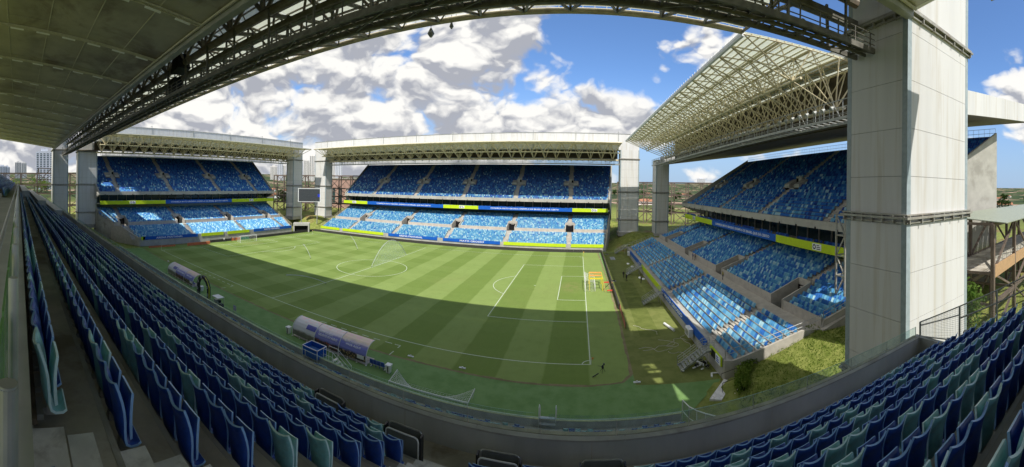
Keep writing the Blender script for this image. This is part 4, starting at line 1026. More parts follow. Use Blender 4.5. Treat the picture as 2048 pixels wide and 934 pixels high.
# fence at the side of the stand
T = thing('mesh_fence', 'dark mesh fence stepping up beside the row ends at the right', 'fence', (64, -70, 15))
FP = [(-68.75, 15.36, 16.0), (-70.78, 15.62, 17.06), (-72.49, 16.5, 17.95), (-74.2, 17.4, 18.9), (-75.95, 18.3, 19.9), (-77.7, 19.3, 20.9)]
for y, z0, z1 in FP: b = MB(); b.bar((64.0, y, z0 - .3), (64.0, y, z1), .07, .07); b.build('post', GSTEEL, T)
MESHM = glass_mat('mesh_infill', (.55, .56, .55), .72)
for p, q in zip(FP, FP[1:]):
    b = MB()
    for f in (0, .25 if p is FP[0] else .35, 1): b.tube((64.0, p[0], lerp(p[1], p[2], 1 - f) ), (64.0, q[0], lerp(q[1], q[2], 1 - f)), .03, 6)
    b.build('rail', GSTEEL, T)
    b = MB(); n = 26
    for i in range(n):
        f = (i + .5) / n; y = lerp(p[0], q[0], f); b.bar((64.0, y, lerp(p[1], q[1], f)), (64.0, y, lerp(p[2], q[2], f)), .008, .008)
    for i in range(1, 16):
        f = i / 16; b.bar((64.0, p[0], lerp(p[1], p[2], f)), (64.0, q[0], lerp(q[1], q[2], f)), .008, .008)
    b.build('wire_mesh', GSTEEL, T, kind='stuff')
# railing at the end of the lower rows, aluminium steps over the wall
T = thing('side_railing', 'pale railing with wire mesh where the lowest rows end', 'railing', (60.5, -46.4, 0))
pts = [(-46.4, .4, 2.35), (-48.4, .9, 2.9), (-50.4, 1.7, 3.75), (-52.4, 2.6, 4.7), (-54.4, 3.6, 5.7)]
for y, z0, z1 in pts: b = MB(); b.tube((60.5, y, z0), (60.5, y, z1), .04, 8); b.build('post', WHITE, T)
for p, q in zip(pts, pts[1:]):
    b = MB(); b.tube((60.5, p[0], p[2]), (60.5, q[0], q[2]), .045, 8); b.tube((60.5, p[0], (p[1] + p[2]) / 2), (60.5, q[0], (q[1] + q[2]) / 2), .03, 6); b.build('rail', WHITE, T)
    b = MB()
    for i in range(16): f = (i + .5) / 16; y = lerp(p[0], q[0], f); b.bar((60.5, y, lerp(p[1], q[1], f)), (60.5, y, lerp(p[2], q[2], f)), .012, .012)
    b.build('wire_mesh', STEEL, T, kind='stuff')
T = thing('aluminium_steps', 'small aluminium steps with two handrails crossing the pitch wall', 'steps', (48.2, -46.6, .44))
for i, (y, z) in enumerate(((-47.1, .75), (-46.75, 1.05), (-46.35, 1.30), (-45.95, 1.0), (-45.6, .65), (-45.25, .3))):
    b = MB(); b.box(47.55, y - .17, z - .04, 48.95, y + .17, z); b.build('tread', STEEL, T)
for x in (47.5, 49.0):
    b = MB()
    for (y, z0, z1) in ((-46.6, .9, 2.3), (-46.1, .9, 2.3), (-45.3, 0, 1.6)): b.tube((x, y, z0), (x, y, z1), .03, 8)
    b.tube((x, -46.6, 2.3), (x, -46.1, 2.3), .03, 8); b.tube((x, -46.1, 2.3), (x, -45.3, 1.6), .03, 8); b.build('handrail', WHITE, T)
b = MB(); b.bar((47.5, -47.2, .5), (47.5, -46.4, 1.2), .05, .12); b.bar((49.0, -47.2, .5), (49.0, -46.4, 1.2), .05, .12); b.bar((47.5, -46.3, 1.2), (47.5, -45.1, .1), .05, .12); b.bar((49, -46.3, 1.2), (49, -45.1, .1), .05, .12); b.build('side_frame', STEEL, T)
T = thing('camera_box', 'blue sided viewing box with stair rails against the pitch wall', 'box', (22, -46, 0))
for (x0, y0, x1, y1) in ((20.6, -46.9, 23.0, -46.84), (20.6, -45.3, 23.0, -45.24), (20.6, -46.84, 20.66, -45.3), (22.94, -46.84, 23.0, -45.3)):
    b = MB(); b.box(x0, y0, 1.0, x1, y1, 2.1); b.build('side_panel', BLUEB, T)
b = MB(); b.box(20.62, -46.8, 1.5, 22.98, -45.3, 1.55); b.build('table', mat('box_inside', (.05, .16, .42), .5, .4), T)
b = MB()
for (x, y) in ((20.6, -46.9), (23, -46.9), (20.6, -45.24), (23, -45.24)): b.bar((x, y, 0), (x, y, 2.16), .07)
for (p, q) in (((20.6, -46.9), (23, -46.9)), ((20.6, -45.24), (23, -45.24)), ((20.6, -46.9), (20.6, -45.24)), ((23, -46.9), (23, -45.24))): b.bar((*p, 2.13), (*q, 2.13), .07)
b.build('frame', WHITE, T)
T = thing('stair_rails', 'white stair rails dropping to the turf beside the blue box', 'stairs', (25, -45.7, 0))
for y in (-46.0, -45.0):
    b = MB(); b.tube((23.2, y, 2.2), (24.6, y, 2.2), .03, 8); b.tube((24.6, y, 2.2), (26.6, y, .9), .03, 8); b.tube((23.2, y, 1.6), (24.5, y, 1.6), .02, 6); b.tube((24.5, y, 1.6), (26.6, y, .3), .02, 6)
    for x, z in ((23.2, 2.2), (24.6, 2.2), (26.6, .9)): b.tube((x, y, 0), (x, y, z), .03, 8)
    b.build('handrail', WHITE, T)
for i in range(5): b = MB(); b.box(24.4 + .4 * i, -46.0, 1.1 - .24 * i, 24.75 + .4 * i, -45.0, 1.14 - .24 * i); b.build('tread', STEEL, T)
# ------------------------------------------------------------ dugouts
def printed(name, top, mid, low, blobs, bs):
    m = bpy.data.materials.new(name); m.use_nodes = True; t = NT(m.node_tree)
    co = t.new('ShaderNodeTexCoord').outputs['Object']; z = t.new('ShaderNodeSeparateXYZ', {0: co}).outputs[2]
    zz = t.m('ADD', z, t.m('MULTIPLY', t.m('SUBTRACT', t.noise(co, 1.2, 5), .5), .5))
    c = t.mix(t.ramp(zz, 1.0, 1.75), mid, mid)
    c = t.mix(t.ramp(zz, 1.75, 2.25), c, top)
    c = t.mix(t.m('MULTIPLY', t.ramp(zz, 2.1, 2.4), t.ramp(t.noise(co, 2, 5), .4, .6)), c, (.78, .52, .52))
    v = t.new('ShaderNodeTexVoronoi', {'Vector': co, 'Scale': bs})
    ball = t.mix(t.ramp(v.outputs['Distance'], .0, .55), blobs, low)
    c = t.mix(t.ramp(zz, .95, 1.15, 1, 0), c, ball)
    p = t.new('ShaderNodeBsdfPrincipled', {'Base Color': c, 'Roughness': .3, 'Specular IOR Level': .5})
    t.l.new(p.outputs[0], t.new('ShaderNodeOutputMaterial').inputs[0]); return m
PR1 = printed('print_pale', (.66, .66, .66), (.66, .67, .70), (.22, .20, .18), (.34, .30, .26), 1.4)
PR2 = printed('print_red', (.74, .68, .66), (.22, .23, .58), (.04, .04, .06), (.72, .16, .08), 5.0)
PR3 = printed('print_gold', (.74, .62, .46), (.20, .22, .60), (.06, .04, .05), (.80, .55, .25), 3.6)
PROF = [(.0, .32), (-.05, .8), (.02, 1.25), (.22, 1.65), (.55, 2.0), (1.0, 2.25), (1.5, 2.38), (1.95, 2.36)]
def prof_at(s):
    L = [0]
    for a, c in zip(PROF, PROF[1:]): L.append(L[-1] + hypot(c[0] - a[0], c[1] - a[1]))
    s = max(0, min(L[-1] - 1e-4, s))
    for i in range(len(PROF) - 1):
        if s <= L[i + 1]:
            f = (s - L[i]) / (L[i + 1] - L[i]); a, c = PROF[i], PROF[i + 1]; ty, tz = (c[0] - a[0]) / (L[i + 1] - L[i]), (c[1] - a[1]) / (L[i + 1] - L[i])
            return lerp(a[0], c[0], f), lerp(a[1], c[1], f), -tz, ty
def seat_small(b, x, y, z, m0):
    b.cur = m0; b.box(x - .22, y, z + .40, x + .22, y + .42, z + .47); b.box(x - .22, y - .05, z + .45, x + .22, y + .02, z + .92); b.box(x - .03, y + .15, z, x + .03, y + .25, z + .40)
def dugout(x0, y0, ang, label, txts):
    T = thing('dugout', label, 'dugout', (x0, y0, 0), 'team dugouts along the near touchline'); T.rotation_euler = (0, 0, ang)
    W_ = 4.2
    for i, m in enumerate((PR1, PR2, PR3)):
        xa, xb = i * W_ + .05, (i + 1) * W_ - .05
        b = MB()
        for a, c in zip(PROF, PROF[1:]): b.hexa(((xa, a[0], a[1]), (xb, a[0], a[1]), (xb, c[0], c[1]), (xa, c[0], c[1]), (xa, a[0] + .03, a[1] - .012), (xb, a[0] + .03, a[1] - .012), (xb, c[0] + .03, c[1] - .03), (xa, c[0] + .03, c[1] - .03)))
        pn = b.build('roof_panel', m, T, loc=(0, 0, 0))
        for (tx, s, cx, w, h) in txts[i]:
            def mp(x, y, z, s=s, cx=cx):
                py_, pz_, ny, nz = prof_at(s + y); return (xa + cx + x, py_ + ny * (z + .02), pz_ + nz * (z + .02))
            put_text('lettering', tx, mp, w, h, LETTER, pn).location = (0, 0, 0)
        if i == 0:
            b = MB(); s0_, s1_ = 1.35, 2.05
            for q_ in range(5):
                p = [prof_at(lerp(s0_, s1_, q_ / 5)), prof_at(lerp(s0_, s1_, (q_ + 1) / 5))]; b.hexa([(x, q[0] + q[2] * d, q[1] + q[3] * d) for d in (.015, .05) for (x, q) in ((xb - 1.7, p[0]), (xb, p[0]), (xb, p[1]), (xb - 1.7, p[1]))])
            b.build('blue_patch', mat('print_blue', (.11, .12, .42), .3, .5), pn, loc=(0, 0, 0))
        if i == 2:
            b = MB(); q0, q1 = prof_at(.3), prof_at(.72); b.hexa([(x, q[0] + q[2] * d, q[1] + q[3] * d) for d in (.02, .06) for (x, q) in ((xb - 1.25, q0), (xb - .25, q0), (xb - .25, q1), (xb - 1.25, q1))]); b.build('label_patch', LETTER, pn, loc=(0, 0, 0))
    for i in range(4):
        b = MB(); x = i * W_
        for a, c in zip(PROF, PROF[1:]): b.tube((x, a[0] - .02, a[1] + .02), (x, c[0] - .02, c[1] + .02), .045, 8)
        b.tube((x, .0, 0), (x, .0, .34), .035, 8); b.tube((x, 0, 0), (x, 0, .05), .12, 10); b.build('rib', WHITE, T, loc=(0, 0, 0))
    b = MB()
    for i in range(3):
        for f in (.33, .67): x = (i + f) * W_; b.tube((x, .0, 0), (x, .0, .36), .035, 8); b.tube((x, 0, 0), (x, 0, .05), .12, 10, .06)
    b.build('feet', WHITE, T, loc=(0, 0, 0), kind='stuff')
    b = MB()
    for i in range(20): seat_small(b, .5 + .6 * i, .45, .1, 0)
    b.build('bench_seats', NAVY, T, loc=(0, 0, 0), kind='stuff')
    b = MB(); b.box(0, .05, .02, 12.6, 1.9, .09); b.build('platform', CONC_D, T, loc=(0, 0, 0))
dugout(14.35, -42.5, .0, 'covered dugout with printed back standing right of the black arch, nearest the camera', [[], [('MATO GROSSO', 1.78, 1.6, 2.4, .26), ('GIGANTE DO AGRO!', 1.40, 2.1, 3.2, .30)], [('MATO GROSSO É', 1.78, 1.7, 2.3, .24), ('VIVER AQUI!', 1.42, 2.0, 2.3, .30)]])
dugout(-26.6, -43.4, .0, 'covered dugout with printed back standing left of the black arch, farther away', [[], [('GIGANTE DO AGRO!', 1.40, 2.1, 3.2, .30)], [('VIVER AQUI!', 1.42, 2.0, 2.3, .30)]])
T = thing('seat_bench', 'row of four blue bench seats beside the nearer dugout', 'bench', (27.3, -42.2, 0))
for i in range(4): b = MB(); seat_small(b, .3 + .52 * i, -.1, .0, 0); b.build('seat', NAVY, T, loc=(0, 0, 0))
b = MB(); b.box(0, .05, .2, 2.2, .15, .28); b.box(.1, -.1, 0, .2, .4, .05); b.box(2, -.1, 0, 2.1, .4, .05); b.build('frame', STEEL, T, loc=(0, 0, 0))
def bin_(x, y, lab):
    T = thing('litter_bin', lab, 'bin', (x, y, 0), 'white litter bins by the dugouts')
    b = MB(); b.hexa([(sx_ * w, sy_ * w, z) for z, w in ((.02, .22), (.85, .30)) for sx_, sy_ in ((-1, -1), (1, -1), (1, 1), (-1, 1))]); b.build('body', WHITE, T, loc=(0, 0, 0))
    b = MB(); b.box(-.34, -.34, .852, .34, .34, .96); b.build('lid', WHITE, T, loc=(0, 0, 0))
    b = MB(); b.hexa([(sx_ * .06, -w - .005 + sy_ * .004, z) for z, w in ((.1, .226), (.8, .296)) for sx_, sy_ in ((-1, -1), (1, -1), (1, 1), (-1, 1))]); b.build('stripe', BLACK, T, loc=(0, 0, 0))
bin_(13.4, -42.4, 'white bin at the left end of the nearer dugout'); bin_(30.0, -42.3, 'white bin right of the blue bench seats'); bin_(-11.0, -43.0, 'small white bin seen through the black arch')
# ------------------------------------------------------------ arch, trolley, sign, small goal
T = thing('inflatable_arch', 'black inflatable arch with a yellow edge and round emblems', 'arch', (-7.7, -44.4, 0))
AP = [(-9.75, 0), (-9.75, 2.3), (-9.1, 3.3), (-8.2, 3.7), (-7.4, 3.65), (-6.5, 3.1), (-5.9, 2.2), (-5.85, 0)]
b = MB(); b2 = MB()
for a, c in zip(AP, AP[1:]):
    b.bar((a[0], -44.4, a[1]), (c[0], -44.4, c[1]), .5, .5, (0, 1, 0)); 
    cx_, cz_ = (a[0] + 7.8) * 1.02 - 7.8, a[1]
for q in AP[1:-1]: b.tube((q[0], -44.66, q[1]), (q[0], -44.14, q[1]), .27, 12)
b.build('tube', BLACK, T)
for a, c in zip(AP[4:], AP[5:]):
    b2.bar((a[0] + .28, -44.5, a[1] + .12 * (a[1] > 0)), (c[0] + .28, -44.5, c[1] + .12 * (c[1] > 0)), .12, .10, (1, 0, 0))
b2.build('yellow_edge', mat('yellow', (.62, .62, .04), .5, .3), T)
for (x, z) in ((-9.5, 2.6), (-6.05, 2.2), (-9.75, 1.2), (-5.85, .9), (-8.3, 3.65)):
    b = MB(); b.tube((x, -44.665, z), (x, -44.685, z), .24, 14); e_ = b.build('emblem', LETTER, T)
    b = MB(); b.tube((x, -44.686, z), (x, -44.70, z), .15, 12); b.build('emblem_centre', BLACK, e_)
T = thing('equipment_trolley', 'white topped equipment trolley behind the glass wall', 'trolley', (-2.0, -44.6, 0))
b = MB(); b.box(-3.2, -45.3, 1.6, -1.2, -44.0, 1.68); b.build('canopy', WHITE, T)
for (x, y) in ((-3.15, -45.25), (-1.25, -45.25), (-3.15, -44.05), (-1.25, -44.05)): b = MB(); b.bar((x, y, 0), (x, y, 1.6), .05); b.build('leg', STEEL, T)
b = MB(); b.box(-2.9, -45.1, .2, -2.2, -44.3, 1.1); b.box(-2.0, -45.0, .2, -1.4, -44.4, .8); b.build('cabinet', STEEL, T)
b = MB(); b.tube((-1.0, -45.1, .4), (-1.0, -44.9, .4), .4, 12); b.tube((-1.3, -44.4, .3), (-1.3, -44.2, .3), .3, 12); b.box(-1.6, -45.1, .9, -1.1, -44.7, 1.3); b.build('reel', BLACK, T)
T = thing('notice_board', 'small lilac notice board standing alone on the turf', 'sign', (2.6, -44.4, 0))
b = MB(); b.box(2.2, -44.42, .6, 3.0, -44.38, 1.4); b.build('board', mat('lilac', (.36, .34, .50), .6, .3), T)
for x in (2.25, 2.93): b = MB(); b.box(x, -44.43, 0, x + .04, -44.37, .6); b.build('leg', STEEL, T)
def netting(b, quadp, n, m, r=.008):
    a, c, d, e = [Vector(q) for q in quadp]
    for i in range(n + 1): f = i / n; b.bar(a.lerp(c, f), e.lerp(d, f), r * 2)
    for j in range(m + 1): f = j / m; b.bar(a.lerp(e, f), c.lerp(d, f), r * 2)
T = thing('practice_goal', 'low white practice goal lying open side up by the near wall', 'goal', (35.8, -44.3, 0))
b = MB(); b.tube((31.4, -44.7, .55), (40.3, -44.7, .55), .09, 8)
for x in (31.4, 40.3): b.tube((x, -44.7, .0), (x, -44.7, .45), .05, 8); b.tube((x, -44.7, .45), (x + .35, -43.4, 1.3), .05, 8); b.tube((x + .35, -43.4, 1.3), (x, -43.0, 0), .04, 8)
b.build('frame', WHITE, T)
b = MB(); netting(b, ((31.4, -44.7, .45), (34.5, -44.7, .45), (33.0, -43.6, .3), (31.75, -43.4, 1.3)), 12, 8); netting(b, ((40.3, -44.7, .45), (37.2, -44.7, .45), (38.7, -43.6, .3), (40.65, -43.4, 1.3)), 12, 8, .005); netting(b, ((31.6, -44.65, .03), (40.3, -44.65, .03), (40.0, -43.2, .05), (31.8, -43.2, .05)), 24, 5, .004)
b.build('net', WHITE, T, kind='stuff')
# ------------------------------------------------------------ goals, flags
def goal(x, s, lab, group='goals on the goal lines'):
    T = thing('goal', lab, 'goal', (x, 0, 0), group)
    for y in (-3.66, 3.66): b = MB(); b.tube((x, y, 0), (x, y, 2.44), .06, 10); b.build('post', WHITE, T)
    b = MB(); b.tube((x, -3.72, 2.44), (x, 3.72, 2.44), .06, 10); b.build('crossbar', WHITE, T)
    b = MB(); xb = x + s * 2.1; netting(b, ((x, -3.66, 2.44), (x, 3.66, 2.44), (xb, 3.66, 1.9), (xb, -3.66, 1.9)), 24, 7, .006); netting(b, ((xb, -3.66, 1.9), (xb, 3.66, 1.9), (xb, 3.66, 0), (xb, -3.66, 0)), 24, 7, .006)
    for y in (-3.66, 3.66): netting(b, ((x, y, 0), (x, y, 2.44), (xb, y, 1.9), (xb, y, 0)), 8, 7, .006)
    b.build('net', WHITE, T, kind='stuff')
goal(52.5, 1, 'white goal beside the yellow training frames'); goal(-52.5, -1, 'white goal at the distant end of the pitch')
YEL = mat('yellow_tube', (.66, .55, .04), .5, .4); RED = mat('red_pad', (.60, .07, .04), .6, .3); ORG = mat('orange_bar', (.72, .36, .10), .6, .3)
T = thing('training_goal', 'yellow training frame with orange bars behind the goal line', 'frame', (55, 0, 0))
b = MB()
for (x, y) in ((53.4, -2.6), (53.4, 2.6), (56.2, -2.6), (56.2, 2.6)): b.tube((x, y, 0), (x, y, 2.6), .09, 8)
b.tube((53.4, -2.6, 2.6), (53.4, 2.6, 2.6), .08, 8); b.tube((56.2, -2.6, 2.6), (56.2, 2.6, 2.6), .08, 8); b.build('frame', YEL, T)
for (y, z) in ((-2.6, 2.6), (0, 2.6), (2.6, 2.6)): b = MB(); b.box(53.4, y - .12, z - .16, 56.2, y + .12, z + .12); b.build('bar', ORG if y > -1 else YEL, T)
T = thing('hurdle_frame', 'red padded frame lying beside the yellow training goal', 'frame', (58, -2, 0))
b = MB(); b.tube((56.4, -2.2, .1), (57.6, -2.2, 1.4), .05, 8); b.tube((57.8, -4.2, .1), (58.4, -1.2, 1.2), .05, 8); b.build('tube', BLACK, T)
for (x0, y0, x1, y1, z) in ((56.6, -.1, 57.7, .1, 1.1), (57.0, -4.2, 58.1, -4.0, .5)): b = MB(); b.box(x0, y0, z - .12, x1, y1, z + .1); b.build('pad', RED, T)
b = MB(); b.bar((56.6, -4.2, .3), (56.6, 0, 1.2), .06); b.bar((58.4, -4.2, .3), (58.4, 0, 1.2), .06); b.build('side_bar', ORG, T)
for (x, y, lab) in ((52.62, -34.1, 'orange corner flag by the nearest corner of the pitch'), (52.6, 34.1, 'thin corner flag in the corner by the far stand and the black board'), (-52.6, 34.1, 'thin corner flag in the farthest corner by the tunnel mouth'), (-52.6, -34.1, 'thin corner flag in the shaded distant corner')):
    T = thing('corner_flag', lab, 'flag', (x, y, 0), 'corner flags of the pitch')
    b = MB(); b.tube((0, 0, 0), (0, 0, 1.55 if y > -34 or x < 0 else .9), .025, 6); b.build('pole', YEL if x > 0 and y > 0 else WHITE, T, loc=(0, 0, 0))
    b = MB(); zt = 1.55 if not (x > 0 and y < 0) else .95; b.prism(((.02, 0, zt), (.02, 0, zt - .32), (.30, .05, zt - .22), (.32, .03, zt - .04)), (0, .01, 0)); b.build('flag', ORG, T, loc=(0, 0, 0))
# ------------------------------------------------------------ boards round the pitch
def board(pts, h, m, lab, name='perimeter_board', step=3.0, th=.35):
    T = thing(name, lab, 'board', (pts[0][0], pts[0][1], 0))
    for p, q in zip(pts, pts[1:]):
        L_ = hypot(q[0] - p[0], q[1] - p[1]); n = max(1, int(L_ / step)); dx, dy = (q[0] - p[0]) / L_, (q[1] - p[1]) / L_
        for i in range(n):
            a0, a1 = L_ * i / n, L_ * (i + 1) / n - .03
            P_ = [(p[0] + dx * a - dy * w, p[1] + dy * a + dx * w) for a, w in ((a0, 0), (a1, 0), (a1, th), (a0, th))]
            b = MB(); b.hexa([(x, y, 0) for x, y in P_] + [(x, y, h) for x, y in P_]); b.build('panel', m[i % len(m)] if isinstance(m, list) else m, T)
board(((58.9, 41.0), (58.5, -14.2)), 1.0, RUBBER, 'long black board line beside the goal line, ending at a pink net', th=-.3)
board(((-58.0, 41.0), (58.6, 41.0)), .95, RUBBER, 'long black board line in front of the far stand')
board(((-58.2, 40.7), (-58.2, 4.4)), .95, RUBBER, 'black board line at the distant end, right of the coloured boards')
board(((-58.2, 4.3), (-58.2, -4.0)), .95, [GREENB, ORANGE], 'green and orange striped boards behind the distant goal')
board(((-58.2, -4.1), (-58.2, -13.0)), .95, RUBBER, 'short black board line left of the coloured boards')
board(((-56.4, -14.2), (-56.4, -23.0)), .95, ORANGE, 'orange boards turned away at the distant shaded corner')
board(((-57.6, -27.0), (-57.6, -36.5)), .5, ORANGE, 'low orange boards lying flat near the distant corner')
T = thing('barrier_net', 'sagging pink and black net at the end of the black boards', 'net', (58.4, -18, 0))
b = MB(); netting(b, ((58.5, -14.3, .02), (58.3, -23.0, .02), (58.3, -23.0, .9), (58.5, -14.3, 1.0)), 30, 6, .012); b.build('net', mat('pink_net', (.45, .18, .12), .8, .2), T, kind='stuff')
for y in (-14.3, -18.6, -23.0): b = MB(); b.tube((58.4, y, 0), (58.4, y, 1.05), .05, 6); b.build('post', BLACK, T)
# ------------------------------------------------------------ people
def person(x, y, ang, top, legs, lab, h=1.75, bag=False, crouch=False):
    T = thing('person', lab, 'person', (x, y, 0)); T.rotation_euler = (0, 0, ang)
    k = h / 1.75
    sk = [((0, 0, .93), .13), ((0, .0, 1.15), .125), ((0, .01, 1.38), .15), ((0, .015, 1.50), .06), ((0, .02, 1.60), .085), ((0, .02, 1.70), .075),
          ((-.09, 0, .88), .09), ((-.11, .06, .48), .06), ((-.12, -.02, .09), .045), ((-.12, .12, .04), .04),
          ((.09, 0, .88), .09), ((.11, -.04, .48), .06), ((.12, -.10, .09), .045), ((.12, .04, .04), .04),
          ((-.19, 0, 1.40), .06), ((-.24, .02, 1.13), .045), ((-.22, .14, .90), .035), ((-.21, .19, .82), .03),
          ((.19, 0, 1.40), .06), ((.25, .0, 1.13), .045), ((.25, .10, .90), .035), ((.25, .14, .82), .03)]
    ed = [(0, 1), (1, 2), (2, 3), (3, 4), (4, 5), (0, 6), (6, 7), (7, 8), (8, 9), (0, 10), (10, 11), (11, 12), (12, 13), (2, 14), (14, 15), (15, 16), (16, 17), (2, 18), (18, 19), (19, 20), (20, 21)]
    me = bpy.data.meshes.new('body'); me.from_pydata([tuple(c * k for c in s_[0]) for s_ in sk], ed, [])
    o = obj('body', me, T, (0, 0, 0)); md = o.modifiers.new('skin', 'SKIN')
    for v, s_ in zip(me.skin_vertices[0].data, sk): v.radius = (s_[1] * k, s_[1] * k)
    me.skin_vertices[0].data[0].use_root = True
    o.modifiers.new('sub', 'SUBSURF').levels = 1; o.modifiers['sub'].render_levels = 1
    m = bpy.data.materials.new('person_clothes'); m.use_nodes = True; t = NT(m.node_tree)
    z = t.new('ShaderNodeSeparateXYZ', {0: t.new('ShaderNodeTexCoord').outputs['Object']}).outputs[2]
    c = t.mix(t.m('GREATER_THAN', z, .98 * k), legs, top); c = t.mix(t.m('GREATER_THAN', z, 1.50 * k), c, (.30, .17, .11)); c = t.mix(t.m('GREATER_THAN', z, 1.66 * k), c, (.02, .015, .012))
    p = t.new('ShaderNodeBsdfPrincipled', {'Base Color': c, 'Roughness': .8}); t.l.new(p.outputs[0], t.new('ShaderNodeOutputMaterial').inputs[0])
    me.materials.append(m)
person(62.0, 7.8, 2.6, (.02, .02, .02), (.03, .03, .03), 'person in dark clothes on the turf by the stand, leftmost of three')
person(62.3, 4.8, .6, (.03, .03, .035), (.015, .015, .02), 'person in dark clothes on the turf, middle of the three by the stand')
person(65.4, 2.7, -1.2, (.025, .02, .02), (.02, .02, .025), 'person in dark clothes standing nearest the stand wall, rightmost of three')
person(-56.4, -3.4, 1.2, (.10, .10, .12), (.03, .03, .03), 'person in grey beside the distant goal, right one')
person(-56.9, -4.6, 2.2, (.03, .04, .10), (.03, .03, .03), 'person in dark blue beside the distant goal, middle one')
person(-56.6, -8.0, .2, (.55, .55, .55), (.04, .04, .05), 'person in a white top left of the distant goal')
person(78.0, 3.2, -1.5, (.03, .04, .18), (.03, .03, .04), 'person in dark blue on the cross aisle of the near end stand, left one')
person(78.2, 2.2, -1.5, (.10, .03, .03), (.03, .03, .04), 'person in dark red on the cross aisle of the near end stand, left one')
person(77.4, -16.4, -1.5, (.30, .26, .06), (.03, .03, .04), 'person in a yellow top on the cross aisle by the near end stand')
for o in list(bpy.data.objects):
    if o.get('category') == 'person' and o.location.x > 70: o.location.z = 4.87
# camera on a low tripod left on the turf
T = thing('camera_tripod', 'covered camera on a low tripod by the nearest corner of the pitch', 'tripod', (53.9, -35.8, 0)); T.scale = (.72, .72, .72)
b = MB()
for a in (.3, 2.4, 4.5): b.tube((0, 0, .75), (.5 * cos(a), .5 * sin(a), 0), .03, 6)
b.tube((0, 0, .5), (0, 0, .95), .04, 6); b.tube((-.1, 0, .9), (-.8, .15, 1.0), .025, 6); b.build('tripod_legs', BLACK, T, loc=(0, 0, 0))
bm = bmesh.new(); bmesh.ops.create_icosphere(bm, subdivisions=2, radius=.26)
for v in bm.verts: v.co = Vector((v.co.x * .8, v.co.y * .9, v.co.z * 1.25)) * (1 + .22 * mnoise.noise(v.co * 5)) + Vector((0, 0, .85))
me = bpy.data.meshes.new('camera_cover'); bm.to_mesh(me); bm.free(); me.materials.append(mat('dark_cloth', (.02, .024, .035), .7, .2)); obj('camera_cover', me, T, (0, 0, 0))
b = MB(); b.box(.1, .2, 1.0, .35, .6, 1.2); b.build('camera_body', BLACK, T, loc=(0, 0, 0))
T = thing('microphone', 'black stick microphone lying on the turf by the tripod', 'microphone', (53.0, -36.9, 0))
b = MB(); b.tube((-.35, -.2, .12), (.35, .25, .3), .06, 8); b.build('barrel', BLACK, T, loc=(0, 0, 0)); b = MB(); b.tube((0, 0, 0), (0, 0, .2), .02, 6); b.build('stand', BLACK, T, loc=(0, 0, 0))
# odd pieces on the turf
for (x, y, lab) in ((65.3, 23.4, 'small white sack on the dark turf, farthest of the white scraps'), (65.9, 19.6, 'long white sack on the dark turf near the far steps'), (66.0, 7.6, 'crumpled white sheet by the middle steps, left of the group'), (66.6, 6.2, 'second crumpled white sheet near the middle steps')):
    T = thing('white_sack', lab, 'sack', (x, y, 0), 'white sacks left on the turf'); bm = bmesh.new(); bmesh.ops.create_icosphere(bm, subdivisions=2, radius=.6)
    for v in bm.verts: v.co = Vector((v.co.x * .7, v.co.y * 1.3, max(0, v.co.z) * .45)) * (1 + .3 * mnoise.noise(v.co * 3 + Vector((x, y, 0))))
    me = bpy.data.meshes.new('sack'); bm.to_mesh(me); bm.free(); me.materials.append(WHITE); obj('sack', me, T, (0, 0, .02))
T = thing('rolled_mat', 'long white roll lying on the sunlit turf', 'roll', (65.1, -23.9, 0)); b = MB(); b.tube((64.7, -22.4, .22), (65.5, -25.4, .22), .2, 10); b.build('roll', WHITE, T)
T = thing('bent_frame', 'bent white frame lying near the foot of the closest steps', 'frame', (67, -38.9, 0)); b = MB(); b.bar((66.2, -39.4, .08), (66.5, -38.6, .08), .22, .1); b.bar((66.5, -38.6, .081), (67.6, -38.9, .08), .2, .09); b.build('bar', WHITE, T)
T = thing('scrap_heap', 'heap of black and white scrap under the closest metal steps', 'heap', (66, -36.3, 0))
for i in range(26):
    x, y = 65.9 + R.gauss(0, .7), -36.3 + R.gauss(0, .6); b = MB(); a = R.random() * 6; b.bar((x, y, .1 + R.random() * .25), (x + .5 * cos(a), y + .5 * sin(a), .1 + R.random() * .3), .16, .1); b.build('scrap', WHITE if i % 2 else BLACK, T)
T = thing('loose_cables', 'tangle of thin pale cables spread over the dark turf', 'cables', (63, -30, 0)); b = MB()
for i in range(7):
    x, y, a = 63.5 + R.gauss(0, 1.2), -29 + R.gauss(0, 1.5), R.random() * 6
    for j in range(16): a += R.gauss(0, .5); x2, y2 = x + .35 * cos(a), y + .35 * sin(a); b.bar((x, y, .03), (x2, y2, .03), .05, .03); x, y = x2, y2
b.build('cables', AISLE, T, kind='stuff')
for (x, y, lab) in ((59.3, 5.1, 'round drain cover beside the black boards, nearer one'), (61.6, 31.5, 'large square drain grating beside the black boards'), (60.4, 38.2, 'small drain cover in the corner by the black boards')):
    T = thing('drain_cover', lab, 'drain', (x, y, 0), 'drain covers beside the boards')
    b = MB(); b.tube((0, 0, .01), (0, 0, .05), .62, 14) if y != 31.5 else b.box(-.7, -2.2, .01, .7, 2.2, .06); b.build('rim', STEEL, T, loc=(0, 0, 0))
    b = MB()
    for k in range(7): yy = (-.45 + .15 * k) * (4 if y == 31.5 else 1); b.box(-.42, yy, .052, .42, yy + .08, .07)
    b.build('grating', BLACK, T, loc=(0, 0, 0), kind='stuff')
